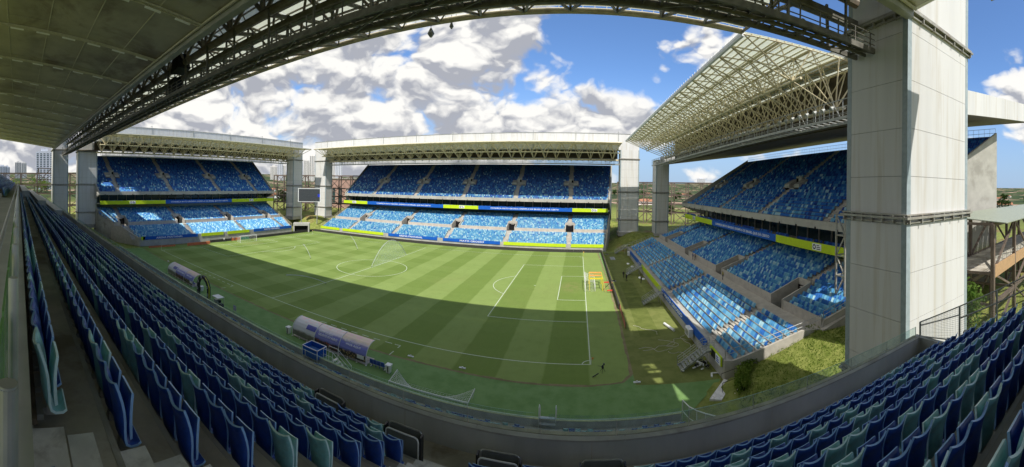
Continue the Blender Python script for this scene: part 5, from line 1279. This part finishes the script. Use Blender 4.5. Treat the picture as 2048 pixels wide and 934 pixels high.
for (x, y, lab) in ((30.5, -37.6, 'small white marker left of the two on the turf edge'), (37.4, -37.6, 'white marker plate on the turf edge in front of the practice goal'), (57.6, -38.4, 'white tag at the corner of the mown grass'), (-37.6, -38.4, 'tiny white marker by the distant turf edge')):
    T = thing('turf_marker', lab, 'marker', (x, y, 0), 'white markers on the turf edge'); b = MB(); b.box(-.4, -.12, .02, .4, .12, .09); b.build('plate', WHITE, T, loc=(0, 0, 0)); b = MB(); b.box(-.1, -.05, .092, .1, .05, .2); b.build('cap', WHITE, T, loc=(0, 0, 0))
# ------------------------------------------------------------ metal steps up to the near end stand
def gangway(y0, lab, x0=66.9, L_=3.4):
    T = thing('metal_stairs', lab, 'stairs', (x0, y0, 0), 'metal steps up to the stand at the near end'); s = 1
    for i in range(8): b = MB(); x = x0 - .35 - L_ + i * .40; b.box(x, y0, .25 * i + .12, x + .34, y0 + 1.5, .25 * i + .17); b.build('tread', STEEL, T)
    b = MB(); b.box(x0 - .5, y0, 1.93, x0 + .4, y0 + 1.5, 2.0); b.build('landing', STEEL, T)
    for y in (y0 - .03, y0 + 1.53):
        b = MB(); p0, p1, p2 = (x0 - .4 - L_, y, .1), (x0 - .55, y, 2.0), (x0 + .4, y, 2.0)
        b.bar(p0, p1, .06, .22); b.bar(p1, p2, .06, .22)
        up_ = Vector((0, 0, 1.05))
        for h in (.35, .7, 1.0): b.tube(Vector(p0) + up_ * h, Vector(p1) + up_ * h, .03, 6); b.tube(Vector(p1) + up_ * h, Vector(p2) + up_ * h, .03, 6)
        for f in (0, .25, .5, .75, 1): q = Vector(p0).lerp(Vector(p1), f); b.tube(q, q + up_, .03, 6)
        b.tube(p2, Vector(p2) + up_, .03, 6)
        for x in (x0 - .5, ): b.bar((x, y, 0), (x, y, 1.95), .08)
        b.build('railing', STEEL, T)
gangway(-37.2, 'metal steps closest to the camera, above the heap of scrap'); gangway(-12.6, 'metal steps in the middle of the near end stand front'); gangway(10.2, 'metal steps third from the camera against the near end stand'); gangway(38.6, 'metal steps at the far corner of the near end stand')
T = thing('wall_box', 'white electrical box fixed to the blue board', 'box', (66.6, -29.0, 1)); b = MB(); b.box(66.3, -30.2, .9, 66.98, -28.4, 2.0); b.build('cabinet', WHITE, T); b = MB(); b.box(66.28, -29.9, 1.1, 66.3 - .001, -28.7, 1.8); b.build('door', STEEL, T)
T = thing('wall_box', 'small white electrical box at the distant end of the stand front', 'box', (66.6, 31.9, 1)); b = MB(); b.box(66.3, 31.2, .9, 66.98, 32.6, 2.0); b.build('cabinet', WHITE, T); b = MB(); b.box(66.28, 31.4, 1.1, 66.3 - .001, 32.4, 1.8); b.build('door', STEEL, T)
T = thing('sponsor_panel', 'black and white printed panel on the lime banner at the wall corner', 'sign', (66.9, -38.4, 1.5))
b = MB(); b.box(66.99, -38.3, 1.45, 67.045, -37.1, 2.3); b.build('dark_square', BLACK, T)
pn = MB(); pn.box(66.99, -39.9, 1.42, 67.045, -38.5, 2.32); pn = pn.build('white_square', LETTER, T)
for q in range(3): b = MB(); b.box(66.97, -39.6 + .12 * q, 1.58 + .24 * q, 66.985, -38.75, 1.70 + .24 * q); b.build('print_bar', BLUEB, pn)
# concrete steps and path in the corner below the parapet
T = thing('corner_steps', 'white concrete steps beside the hedge in the near corner', 'steps', (66.5, -42.5, 0))
b = MB(); b.prism(((64.3, -43.6, .0), (67.2, -40.6, .0), (68.0, -41.4, .0), (65.4, -44.2, .0)), (0, 0, .22)); b.build('ramp', STEP, T)
for i in range(6): b = MB(); q = i * .40; b.prism(((66.2 + q * .8, -44.3 + q * .12, -.3), (67.9 + q * .8, -41.6 + q * .12, -.3), (68.22 + q * .8, -41.8 + q * .12, -.3), (66.52 + q * .8, -44.5 + q * .12, -.3)), (0, 0, .52 + .17 * i)); b.build('step', STEP, T)
T = thing('corner_handrail', 'thin dark handrails over the concrete steps in the near corner', 'handrail', (67, -42.5, 0))
for (x, y) in ((66.6, -41.2), (66.0, -43.0)): b = MB(); b.tube((x, y, 0), (x, y, 1.2), .03, 6); b.tube((x, y, 1.2), (x + 2.0, y - .6, 1.9), .03, 6); b.tube((x + 2.0, y - .6, 1.9), (x + 2.0, y - .6, .8), .03, 6); b.build('rail', BLACK, T)
T = thing('stand_end_slab', 'pale sloping slab under the row ends of the near end stand', 'slab', (80, -45, 2))
b = MB(); b.hexa(((77.0, -44.6, 2.6), (89.5, -46.0, 5.2), (89.5, -45.4, 5.2), (77.0, -44.0, 2.6), (77.0, -44.6, 4.6), (89.5, -46.0, 8.6), (89.5, -45.4, 8.6), (77.0, -44.0, 4.6))); b.build('slab', AISLE, T)
# lattice tower next to the great pylon
T = thing('lattice_tower', 'grey steel lattice stair tower left of the great pylon', 'tower', (84.6, -41.2, 4.5))
TX = [(83.9, -40.6), (85.7, -40.6), (85.7, -42.4), (83.9, -42.4)]
for (x, y) in TX: b = MB(); b.bar((x, y, 3.2), (x, y, 18.6), .22); b.build('column', LEDGE, T)
for k in range(6):
    z = 4.5 + 2.8 * k; b = MB()
    for a, c in zip(TX, TX[1:] + TX[:1]): b.bar((*a, z), (*c, z), .16)
    b.build('ring_beam', LEDGE, T)
    for j, (a, c) in enumerate(zip(TX, TX[1:] + TX[:1])):
        b = MB(); (b.bar((*a, z), (*c, z + 2.8), .13) if (j + k) % 2 else b.bar((*c, z), (*a, z + 2.8), .13)); b.build('diagonal', LEDGE, T) if k < 5 else None
T = thing('video_screen', 'dark video screen in a pale frame between two pylons', 'screen', (-65.7, 45.9, 3))
Sx = lambda a, h, d: (-65.7 + .94 * (.73 * a) + .68 * d, 45.9 + .94 * (.684 * a) - .73 * d, 15.9 + (h - 15.9) * .92)
b = MB(); b.hexa([Sx(a, h, d) for h in (12.4, 19.4) for a, d in ((-5.8, 0), (5.6, 0), (5.6, -.5), (-5.8, -.5))]); b.build('case', WHITE, T)
b = MB(); b.hexa([Sx(a, h, d) for h in (12.65, 19.15) for a, d in ((-5.5, .03), (5.3, .03), (5.3, .01), (-5.5, .01))]); sc_ = b.build('display', mat('screen_glass', (.05, .055, .06), .25, .5, var=.1), T)
b = MB(); b.add([Sx(4.6 + .9 * cos(i * pi / 8), 15.7 + .85 * sin(i * pi / 8), .05) for i in range(16) if 4.6 + .9 * cos(i * pi / 8) < 5.3], [tuple(range(13))]); b.build('blue_patch', mat('screen_blue', (.01, .03, .5), .4, .4), sc_) if False else None
b = MB(); b.hexa([Sx(a, h, d) for h in (15.0, 16.5) for a, d in ((4.2, .045), (5.3, .045), (5.3, .035), (4.2, .035))]); b.build('blue_patch', mat('screen_blue', (.01, .03, .5), .4, .4), sc_)
b = MB(); 
for a in (-4, 4): b.bar(Sx(a, 1, -.8), Sx(a, 12.5, -.8), .3); b.bar(Sx(a, 12.5, -.8), Sx(a, 19, -.8), .3)
b.build('support', GSTEEL, T)
T = thing('tunnel_portal', 'concrete tunnel mouth in the grass bank at the distant corner', 'tunnel', (-60, 36, 0))
PT = lambda a, h, d: (-58.9 - .5 * d + .62 * a, 33.6 + 1.0 * a * .78 + .6 * d, h)
b = MB(); b.hexa([PT(a, h, d) for h in (2.9, 3.9) for a, d in ((-3.6, 0), (3.6, 0), (3.6, 6), (-3.6, 6))]); b.hexa([PT(a, h, d) for h in (0, 2.9) for a, d in ((-3.6, 0), (-3.0, 0), (-3.0, 6), (-3.6, 6))]); b.hexa([PT(a, h, d) for h in (0, 2.9) for a, d in ((3.0, 0), (3.6, 0), (3.6, 6), (3.0, 6))]); b.build('frame', FASC, T)
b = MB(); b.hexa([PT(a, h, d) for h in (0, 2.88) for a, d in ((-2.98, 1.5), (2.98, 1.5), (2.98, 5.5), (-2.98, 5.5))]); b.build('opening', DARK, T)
# water jets on the pitch
WATER = bpy.data.materials.new('water_spray'); WATER.use_nodes = True; t = NT(WATER.node_tree)
n_ = t.noise(t.new('ShaderNodeTexCoord').outputs['Object'], 3.5, 5, .7)
mx = t.new('ShaderNodeMixShader', {0: t.ramp(n_, .36, .80, .0, .20), 1: t.new('ShaderNodeBsdfTransparent').outputs[0], 2: t.new('ShaderNodeAddShader', {0: t.new('ShaderNodeBsdfDiffuse', {'Color': (.85, .88, .9)}).outputs[0], 1: t.new('ShaderNodeBsdfTranslucent', {'Color': (.6, .62, .64)}).outputs[0]}).outputs[0]})
t.l.new(mx.outputs[0], t.new('ShaderNodeOutputMaterial').inputs[0])
JETM = mat('jet_water', (.80, .84, .84), .6, .3)
def jet(x, y, az_, reach, height, lab, fan=True):
    T = thing('sprinkler', lab, 'sprinkler', (x, y, 0), 'pop up sprinklers spraying the pitch')
    b = MB(); b.tube((0, 0, 0), (0, 0, .3), .06, 8); b.build('nozzle', BLACK, T, loc=(0, 0, 0))
    P_ = lambda s, f=1.0: Vector((cos(az_) * reach * s, sin(az_) * reach * s, .3 + height * 4 * s * (1 - s)))
    b = MB(); n = 26
    for i in range(n):
        s0_, s1_ = i / n, (i + 1) / n
        if fan or i < 14:
            rr = .05 + .07 * s0_; b.tube(P_(s0_), P_(s1_), rr, 5, rr + .004, cap=False)
    b.build('jet', glass_mat('jet_mist', (.92, .95, .95), .45) if 'jet_mist' not in MATS else MATS['jet_mist'], T, loc=(0, 0, 0), kind='stuff')
    if fan:
        b = MB()
        for lay in range(3):
            for i in range(n):
                s0_, s1_ = i / n, (i + 1) / n; A_, B_ = P_(s0_), P_(s1_); off = Vector((-sin(az_), cos(az_), 0)) * (lay - 1) * .4
                D = lambda q, f: Vector((q.x * (1 - .25 * f), q.y * (1 - .25 * f), q.z * (1 - f))) + off
                for j in range(3): b.quad(D(A_, j / 3), D(B_, j / 3), D(B_, (j + 1) / 3), D(A_, (j + 1) / 3))
        b.build('spray', WATER, T, loc=(0, 0, 0), kind='stuff')
jet(0.1, -.3, 1.56, 19, 5.6, 'sprinkler throwing a tall fan of water over the centre circle')
jet(-19.0, -3.0, 2.55, 20, 2.0, 'sprinkler with a thin jet near the distant penalty arc', False)
jet(-17.0, 17.5, 2.4, 24, 2.4, 'sprinkler with a long thin jet towards the far touchline', False)
jet(1.0, -19.6, -2.2, 16, 2.0, 'sprinkler with a low jet on the shaded grass by the halfway line', False)
# ------------------------------------------------------------ hedge, trees
def leaf_mat(name, a, b_):
    m = bpy.data.materials.new(name); m.use_nodes = True; t = NT(m.node_tree)
    co = t.new('ShaderNodeTexCoord').outputs['Object']; c = t.mix(t.ramp(t.noise(co, 1.1, 4), .35, .65), a, b_)
    d = t.new('ShaderNodeBsdfDiffuse', {'Color': c}); tr = t.new('ShaderNodeBsdfTranslucent', {'Color': c})
    mx = t.new('ShaderNodeMixShader', {0: .35, 1: d.outputs[0], 2: tr.outputs[0]}); t.l.new(mx.outputs[0], t.new('ShaderNodeOutputMaterial').inputs[0]); return m
LEAF = leaf_mat('leaves', (.06, .12, .02), (.15, .23, .05)); LEAFD = leaf_mat('dark_leaves', (.02, .045, .012), (.05, .085, .02)); LEAFY = leaf_mat('light_leaves', (.10, .17, .025), (.20, .27, .05))
BARK = mat('bark', (.12, .09, .06), .9, .1)
def tree(x, y, h, w, lab, m=LEAF, n=900, ls=.35, group=None, trunk=.35, cat='tree', zb=None):
    z0 = ground_z(x, y) if zb is None else zb; T = thing('broadleaf_tree', lab, cat, (x, y, z0), group)
    b = MB(); b.tube((0, 0, -.3), (.1, .05, h * .5), .035 * h, 8, .02 * h)
    cl = []
    for i in range(9):
        a = R.random() * 6.28; f = R.uniform(.35, .95); p = Vector((cos(a) * w * R.uniform(.15, .42), sin(a) * w * R.uniform(.15, .42), h * (trunk + (1 - trunk) * f)))
        cl.append((p, w * R.uniform(.16, .28))); b.tube((.05, .03, h * .35), p, .014 * h, 5, .004 * h)
    b.build('trunk', BARK, T, loc=(0, 0, 0))
    b = MB()
    for i in range(n):
        p, r = cl[i % 9]; v = Vector((R.gauss(0, 1), R.gauss(0, 1), R.gauss(0, .8))); v.normalize(); q = p + v * r * R.uniform(.55, 1.15)
        a = Vector((R.gauss(0, 1), R.gauss(0, 1), R.gauss(0, 1))).normalized(); c = a.cross(Vector((R.gauss(0, 1), R.gauss(0, 1), R.gauss(0, 1)))).normalized(); s_ = ls * R.uniform(.6, 1.3)
        b.quad(q - a * s_, q - c * s_ * .5, q + a * s_, q + c * s_ * .5)
    b.build('crown', m, T, loc=(0, 0, 0)); return T
tree(80.2, -63.0, 10.2, 5.6, 'leafy bright green tree just right of the great pylon', LEAF, 2400, .17, trunk=.15, zb=3.6)
tree(-94, -50, 10, 8, 'light green bush between the two pylons at the row ends', LEAFY, 1300, .35, trunk=.1)
tree(-97, -40, 9, 7, 'light green bush between the pylon and the distant blue stand', LEAFY, 1000, .35, trunk=.1)
tree(-90, -62, 6.5, 7, 'low green bush left of the two pylons at the row ends', LEAF, 900, .35, trunk=.1)
tree(-108, 88, 12, 13, 'dark tree behind the video screen', LEAFD, 1500, .5, trunk=.12)
tree(-116, 76, 11, 12, 'dark tree left of the video screen, between the pylons', LEAFD, 1300, .5, trunk=.12)
tree(96, 104, 9, 8, 'dark conical tree between the two pylons beyond the far corner', LEAFD, 900, .45, trunk=.05)
tree(-60, 102, 10, 10, 'tree behind the steel frame left of the far stand', LEAFD, 900, .5, trunk=.1)
tree(112, 96, 8, 9, 'green tree behind the steel frame in the gap by the canopy stand', LEAF, 900, .45, trunk=.1)
k = 0
for (cx, cy, n_, sp, hh, nm, mm) in ((-430, -60, 16, 60, 15, 'trees on the skyline beyond the row ends', LEAFY), (150, 420, 14, 90, 11, 'trees beyond the far right corner', LEAFD), (330, 60, 22, 90, 11, 'trees beyond the walkway at the right', LEAFD), (-330, 330, 12, 90, 12, 'trees beyond the distant corner', LEAF)):
    for i in range(n_):
        k += 1; x, y = cx + R.uniform(-1, 1) * sp, cy + R.uniform(-1, 1) * sp * 1.2
        tree(x, y, hh * R.uniform(.7, 1.3), hh * R.uniform(.8, 1.3), 'one of the ' + nm, mm, 260, 1.0, group=nm, trunk=.1)
T = thing('hedge', 'clipped dark green hedge along the corner of the near end stand', 'hedge', (71, -40.8, .5))
path = [(67.6, -44.6, .4), (68.6, -42.6, .7), (70.6, -41.3, .9), (72.6, -41.2, 1.3), (74.5, -42.6, 1.8)]
b = MB(); bs = MB()
for i in range(9000):
    f = R.random() * (len(path) - 1); j = int(f); p = Vector(path[j]).lerp(Vector(path[j + 1]), f - j); a = R.random() * pi
    q = p + Vector((R.uniform(-.75, .75), R.uniform(-.6, .6), 0)) * (1 if j < 3 else .6) + Vector((0, 0, R.uniform(.0, 1.5 if j < 3 else .8) * (1 + .25 * mnoise.noise(p * 2))))
    a = Vector((R.gauss(0, 1), R.gauss(0, 1), R.gauss(0, 1))).normalized(); c = a.cross(Vector((R.gauss(0, 1), R.gauss(0, 1), 1))).normalized(); s_ = .12 * R.uniform(.6, 1.3)
    b.quad(q - a * s_, q - c * s_ * .6, q + a * s_, q + c * s_ * .6)
b.build('foliage', LEAFY, T)
for p, q in zip(path, path[1:]): bs.bar(Vector(p) + Vector((0, 0, .3)), Vector(q) + Vector((0, 0, .3)), .5, .9)
bs.build('stems', mat('hedge_core', (.02, .03, .01), .9, .1), T)
# grass tufts on the corner bank
bt = MB()
for i in range(14000):
    x, y = 66.5 + R.random() * 26, -41.5 - R.random() * 18
    if x < 68.5 and y > -45: continue
    z = ground_z(x, y); h = R.uniform(.05, .22); a = R.random() * 6.28; w = .06
    bt.add(((x - w * cos(a), y - w * sin(a), z), (x + w * cos(a), y + w * sin(a), z), (x + R.gauss(0, .08), y + R.gauss(0, .08), z + h)), ((0, 1, 2),))
o = bt.build('grass', LEAFY); o['kind'] = 'stuff'; o['label'] = 'short rough grass on the sloping bank in the near corner'; o['category'] = 'grass'
# ------------------------------------------------------------ outer steel frames
def frame(p0, p1, n, zs_, lab, depth=5, m=BROWN, roof_z=None, deck=None, w=.35, zb=4.6):
    T = thing('steel_frame', lab, 'frame', (p0[0], p0[1], zb)); P0, P1 = Vector((*p0, 0)), Vector((*p1, 0)); d = (P1 - P0).normalized(); nrm = Vector((-d.y, d.x, 0)) * depth
    top = zs_[-1]
    for i in range(n + 1):
        q = P0.lerp(P1, i / n)
        for o_ in (Vector((0, 0, 0)), nrm): b = MB(); a = q + o_; b.bar((a.x, a.y, zb - 1), (a.x, a.y, top), w); b.build('column', m, T)
        b = MB()
        for z in zs_: b.bar((q.x, q.y, z), (q.x + nrm.x, q.y + nrm.y, z), w * .7)
        b.build('cross_beam', m, T)
    for z in zs_:
        for o_ in (Vector((0, 0, 0)), nrm): b = MB(); a, c = P0 + o_, P1 + o_; b.bar((a.x, a.y, z), (c.x, c.y, z), w * .8, w * 1.2); b.build('beam', m, T)
    for i in range(n):
        for j, (za_, zb_) in enumerate(zip([zb] + list(zs_), zs_)):
            a, c = P0.lerp(P1, i / n), P0.lerp(P1, (i + 1) / n)
            if (i + j) % 2: a, c = c, a
            b = MB(); b.bar((a.x, a.y, za_), (c.x, c.y, zb_), w * .6); b.build('diagonal', m, T)
            a, c = a + nrm, c + nrm; b = MB(); b.bar((c.x, c.y, za_), (a.x, a.y, zb_), w * .6); b.build('diagonal', m, T)
    if deck is not None:
        b = MB(); a, c = P0, P1; q = [a, c, c + nrm, a + nrm]; b.hexa([(v.x, v.y, deck) for v in q] + [(v.x, v.y, deck + .35) for v in q]); b.build('deck', CONC_D, T)
        b = MB(); o2 = -nrm.normalized() * .2; q = [a + o2, c + o2, c, a]; b.hexa([(v.x, v.y, deck - .3) for v in q] + [(v.x, v.y, deck + 1.1) for v in q]); b.build('parapet', mat('ochre_parapet', (.40, .26, .14), .8, .2, var=.15), T)
        b = MB()
        for f in np.linspace(0, 1, n * 5 + 1): v = a.lerp(c, f); b.bar((v.x, v.y, deck + 1.1), (v.x, v.y, deck + 1.9), .05)
        for h in (1.5, 1.9): b.bar((a.x, a.y, deck + h), (c.x, c.y, deck + h), .05)
        b.build('deck_railing', STEEL, T, kind='stuff')
    if roof_z is not None:
        L_ = (P1 - P0).length; k = int(L_ / 1.0); o2 = -nrm.normalized() * 1.6
        for i in range(k):
            a, c = P0.lerp(P1, i / k) + o2, P0.lerp(P1, (i + .93) / k) + o2; q = [a, c, c + nrm * 1.3, a + nrm * 1.3]
            b = MB(); b.hexa([(v.x, v.y, roof_z) for v in q[:2]] + [(v.x, v.y, roof_z + .6) for v in q[2:]] + [(v.x, v.y, roof_z + .1) for v in q[:2]] + [(v.x, v.y, roof_z + .7) for v in q[2:]]); b.build('roof_sheet', mat('sheet_roof', (.30, .33, .26), .5, .4, var=.1), T)
    return T
frame((70, 97), (124, 66), 9, (10.5, 14.5, 18.8, 24.6), 'brown steel access frame in the gap right of the far stand', 5, w=.4)
frame((-66, 92), (-116, 70), 8, (10, 14, 18.8, 26), 'brown steel access frame behind the video screen', 5, w=.5)
frame((-118, -38), (-124, -100), 8, (10, 15.5, 19.5, 25), 'brown steel access frame beyond the row ends', 5, w=.45, roof_z=19.8)
frame((88, -62.0), (150, -57.5), 7, (9.0, 12.6, 18.2), 'covered brown steel walkway right of the great pylon', 6.5, w=.42, deck=12.4, roof_z=18.35, zb=4.4)
frame((128, -38), (128, -14), 3, (20, 27.2), 'tall dark steel frame at the right edge beyond the walkway', 4, w=.8, m=DSTEEL)
T = thing('rooftop_frame', 'open steel frame standing high beyond the row ends', 'frame', (-150, -66, 20))
for (p, q) in (((-150, -68.5, 20), (-150, -66.8, 28.6)), ((-150, -66.8, 28.6), (-150, -55, 28)), ((-150, -66, 20), (-150, -66.8, 28.6)), ((-150, -66, 21.5), (-150, -60, 28)), ((-150, -67.5, 22), (-150, -55, 22)), ((-150, -55, 20), (-150, -55, 28))): b = MB(); b.bar(p, q, .45); b.build('member', BROWN, T)
T = thing('brick_shed', 'pale red corrugated building behind the frame left of the far stand', 'building', (-88, 118, 5))
b = MB(); b.box(-108, 112, 4, -72, 124, 24.5); b.build('wall', mat('corrugated_red', (.34, .22, .18), .7, .2, var=.15, scale=.4), T); b = MB(); b.box(-108.6, 111.4, 24.502, -71.4, 124.6, 25.3); b.build('roof', LEDGE, T)
for i in range(6): b = MB(); b.box(-106 + 6 * i, 111.85, 8, -103.6 + 6 * i, 111.99, 18); b.build('window', DGLASS, T)
# ------------------------------------------------------------ city
TWM = {}
def tower(az_, dist, w, d, h, lab, col, nf=None):
    x, y = CAM[0] + sin(az_) * dist, CAM[1] + cos(az_) * dist; z0 = ground_z(x, y) - 2
    T = thing('apartment_tower', lab, 'tower', (x, y, z0), 'apartment towers on the skyline')
    mb_ = mat('tower_wall_%d' % (len(TWM) % 4), col, .8, .2, var=.05); TWM[len(TWM)] = 1
    f = Vector((-sin(az_), -cos(az_), 0)); s = Vector((f.y, -f.x, 0))
    def bx(a0, a1, b0, b1, z0_, z1_): 
        return [tuple(s * a + f * q + Vector((0, 0, z))) for z in (z0_, z1_) for a, q in ((a0, b0), (a1, b0), (a1, b1), (a0, b1))]
    b = MB(); b.hexa(bx(-w / 2, w / 2, -d / 2, d / 2, 0, h)); b.hexa(bx(-w / 5, w / 5, -d / 4, d / 4, h, h + 5)); b.build('wall', mb_, T, loc=(0, 0, 0))
    fh = max(3.2, h / 26); k = 0; b = MB(); z = fh
    nb_ = max(2, int(w / 6))
    while z < h - 3:
        for i in range(nb_):
            a0 = -w / 2 + w * (i + .18) / nb_; a1 = -w / 2 + w * (i + .75) / nb_; b.hexa(bx(a0, a1, d / 2 + .02, d / 2 + .2, z, z + fh * .5))
        z += fh
    b.build('windows', DGLASS, T, loc=(0, 0, 0), kind='stuff')
TL = [(-1.4990, 640, 30, 16, 70, 'tall white tower standing left of the first pylon', (.62, .64, .68)), (-1.5105, 655, 14, 12, 58, 'lower wing attached left of the tall white tower', (.60, .62, .66)),
      (-1.5725, 1500, 26, 20, 68, 'slim pale tower, left one of the pair near the row ends', (.62, .60, .56)), (-1.556, 1500, 22, 20, 66, 'slim pale tower, right one of the pair near the row ends', (.64, .62, .58)),
      (-1.617, 1300, 36, 20, 52, 'grey apartment block at the extreme left of the skyline', (.40, .40, .46)), (-1.604, 1300, 22, 20, 50, 'second grey apartment block at the extreme left', (.44, .42, .46)),
      (-.7635, 1500, 24, 20, 88, 'pale tower just left of the gap behind the video screen', (.66, .62, .56)), (-.7475, 1500, 22, 18, 108, 'highest pale tower right of the video screen gap', (.68, .64, .58)),
      (-.756, 1520, 26, 18, 76, 'broad pale tower between two taller ones in the gap', (.62, .60, .55)), (-.7775, 1600, 14, 14, 80, 'thin tower partly behind the pylon left of the gap', (.60, .58, .55)),
      (-.701, 1500, 18, 16, 68, 'small pale tower seen through the gap left of the far stand', (.64, .60, .52)), (-.6915, 1450, 22, 16, 90, 'pale tower left of the corrugated building', (.66, .64, .60)), (-.673, 1400, 26, 16, 98, 'pale tower rising over the corrugated building', (.66, .62, .54)),
      (-.8365, 1500, 20, 16, 78, 'pale tower right of the distant stand under the roof', (.64, .62, .58)), (-.855, 1550, 30, 16, 60, 'low pale tower behind the distant stand corner', (.66, .64, .62)), (-.826, 1500, 12, 12, 66, 'narrow tower behind the distant stand corner', (.60, .58, .56)),
      (.345, 2600, 60, 30, 38, 'small white block on the horizon by the canopy stand', (.7, .7, .7)), (.02, 2700, 30, 30, 30, 'tiny white block on the horizon', (.7, .7, .7))]
for a in TL: tower(*a)
for i in range(34):
    a = R.uniform(-.95, -.62) if i < 16 else (R.uniform(.05, .35) if i < 26 else R.uniform(1.12, 1.28)); dist = R.uniform(320, 900)
    x, y = CAM[0] + sin(a) * dist, CAM[1] + cos(a) * dist; z0 = ground_z(x, y); w = R.uniform(5, 9)
    T = thing('house', 'one of the small tiled houses scattered beyond the stadium', 'house', (x, y, z0), 'houses beyond the stadium'); T.rotation_euler = (0, 0, R.random() * 3)
    b = MB(); b.box(-w, -5, -1, w, 5, 3.4); b.build('wall', STEP, T, loc=(0, 0, 0)); b = MB(); b.prism(((-w - .6, -5.6, 3.402), (-w - .6, 5.6, 3.402), (-w - .6, 0, 5.6)), (2 * w + 1.2, 0, 0)); b.build('roof', mat('roof_tiles', (.36, .17, .10), .8, .2, var=.2), T, loc=(0, 0, 0))
    b = MB()
    for q in (-.6, .0, .6): b.box(w * q - .6, -5.06, 1, w * q + .6, -5.001, 2.3)
    b.build('windows', DGLASS, T, loc=(0, 0, 0), kind='stuff')
# small hanging things under the roof edge
for (x, y, z, r_, lab) in ((36.0, -45.3, 37.3, .36, 'grey loudspeaker bulb hanging from the roof edge, left one'), (38.2, -45.3, 37.6, .22, 'small dark lamp hanging from the roof edge, right one')):
    T = thing('hanging_lamp', lab, 'lamp', (x, y, z), 'lamps hanging from the roof edge'); b = MB(); b.tube((0, 0, .3), (0, 0, 1.0), .03, 6); b.build('cable', BLACK, T, loc=(0, 0, 0))
    b = MB(); b.tube((0, 0, -r_ * 1.6), (0, 0, -r_ * .6), r_ * .35, 12, r_); b.tube((0, 0, -r_ * .6), (0, 0, .3), r_, 12, r_ * .3); b.build('body', GSTEEL, T, loc=(0, 0, 0))
for (x, y, z, lab) in ((17.5, -62.0, 33.9, 'dark loudspeaker cluster tucked under the roof truss, upper one'), (14.0, -61.0, 32.6, 'dark loudspeaker box tucked under the roof truss, lower one')):
    T = thing('loudspeaker', lab, 'loudspeaker', (x, y, z), 'loudspeakers under the roof truss'); b = MB(); b.hexa(((-.9, -.7, -.8), (.9, -.7, -.6), (.9, .7, -.6), (-.9, .7, -.8), (-.9, -.5, .6), (.9, -.5, .8), (.9, .5, .8), (-.9, .5, .6))); b.build('cabinet', BLACK, T, loc=(0, 0, 0)); b = MB(); b.bar((0, 0, .7), (0, 0, 3.5), .1); b.build('hanger', GSTEEL, T, loc=(0, 0, 0))
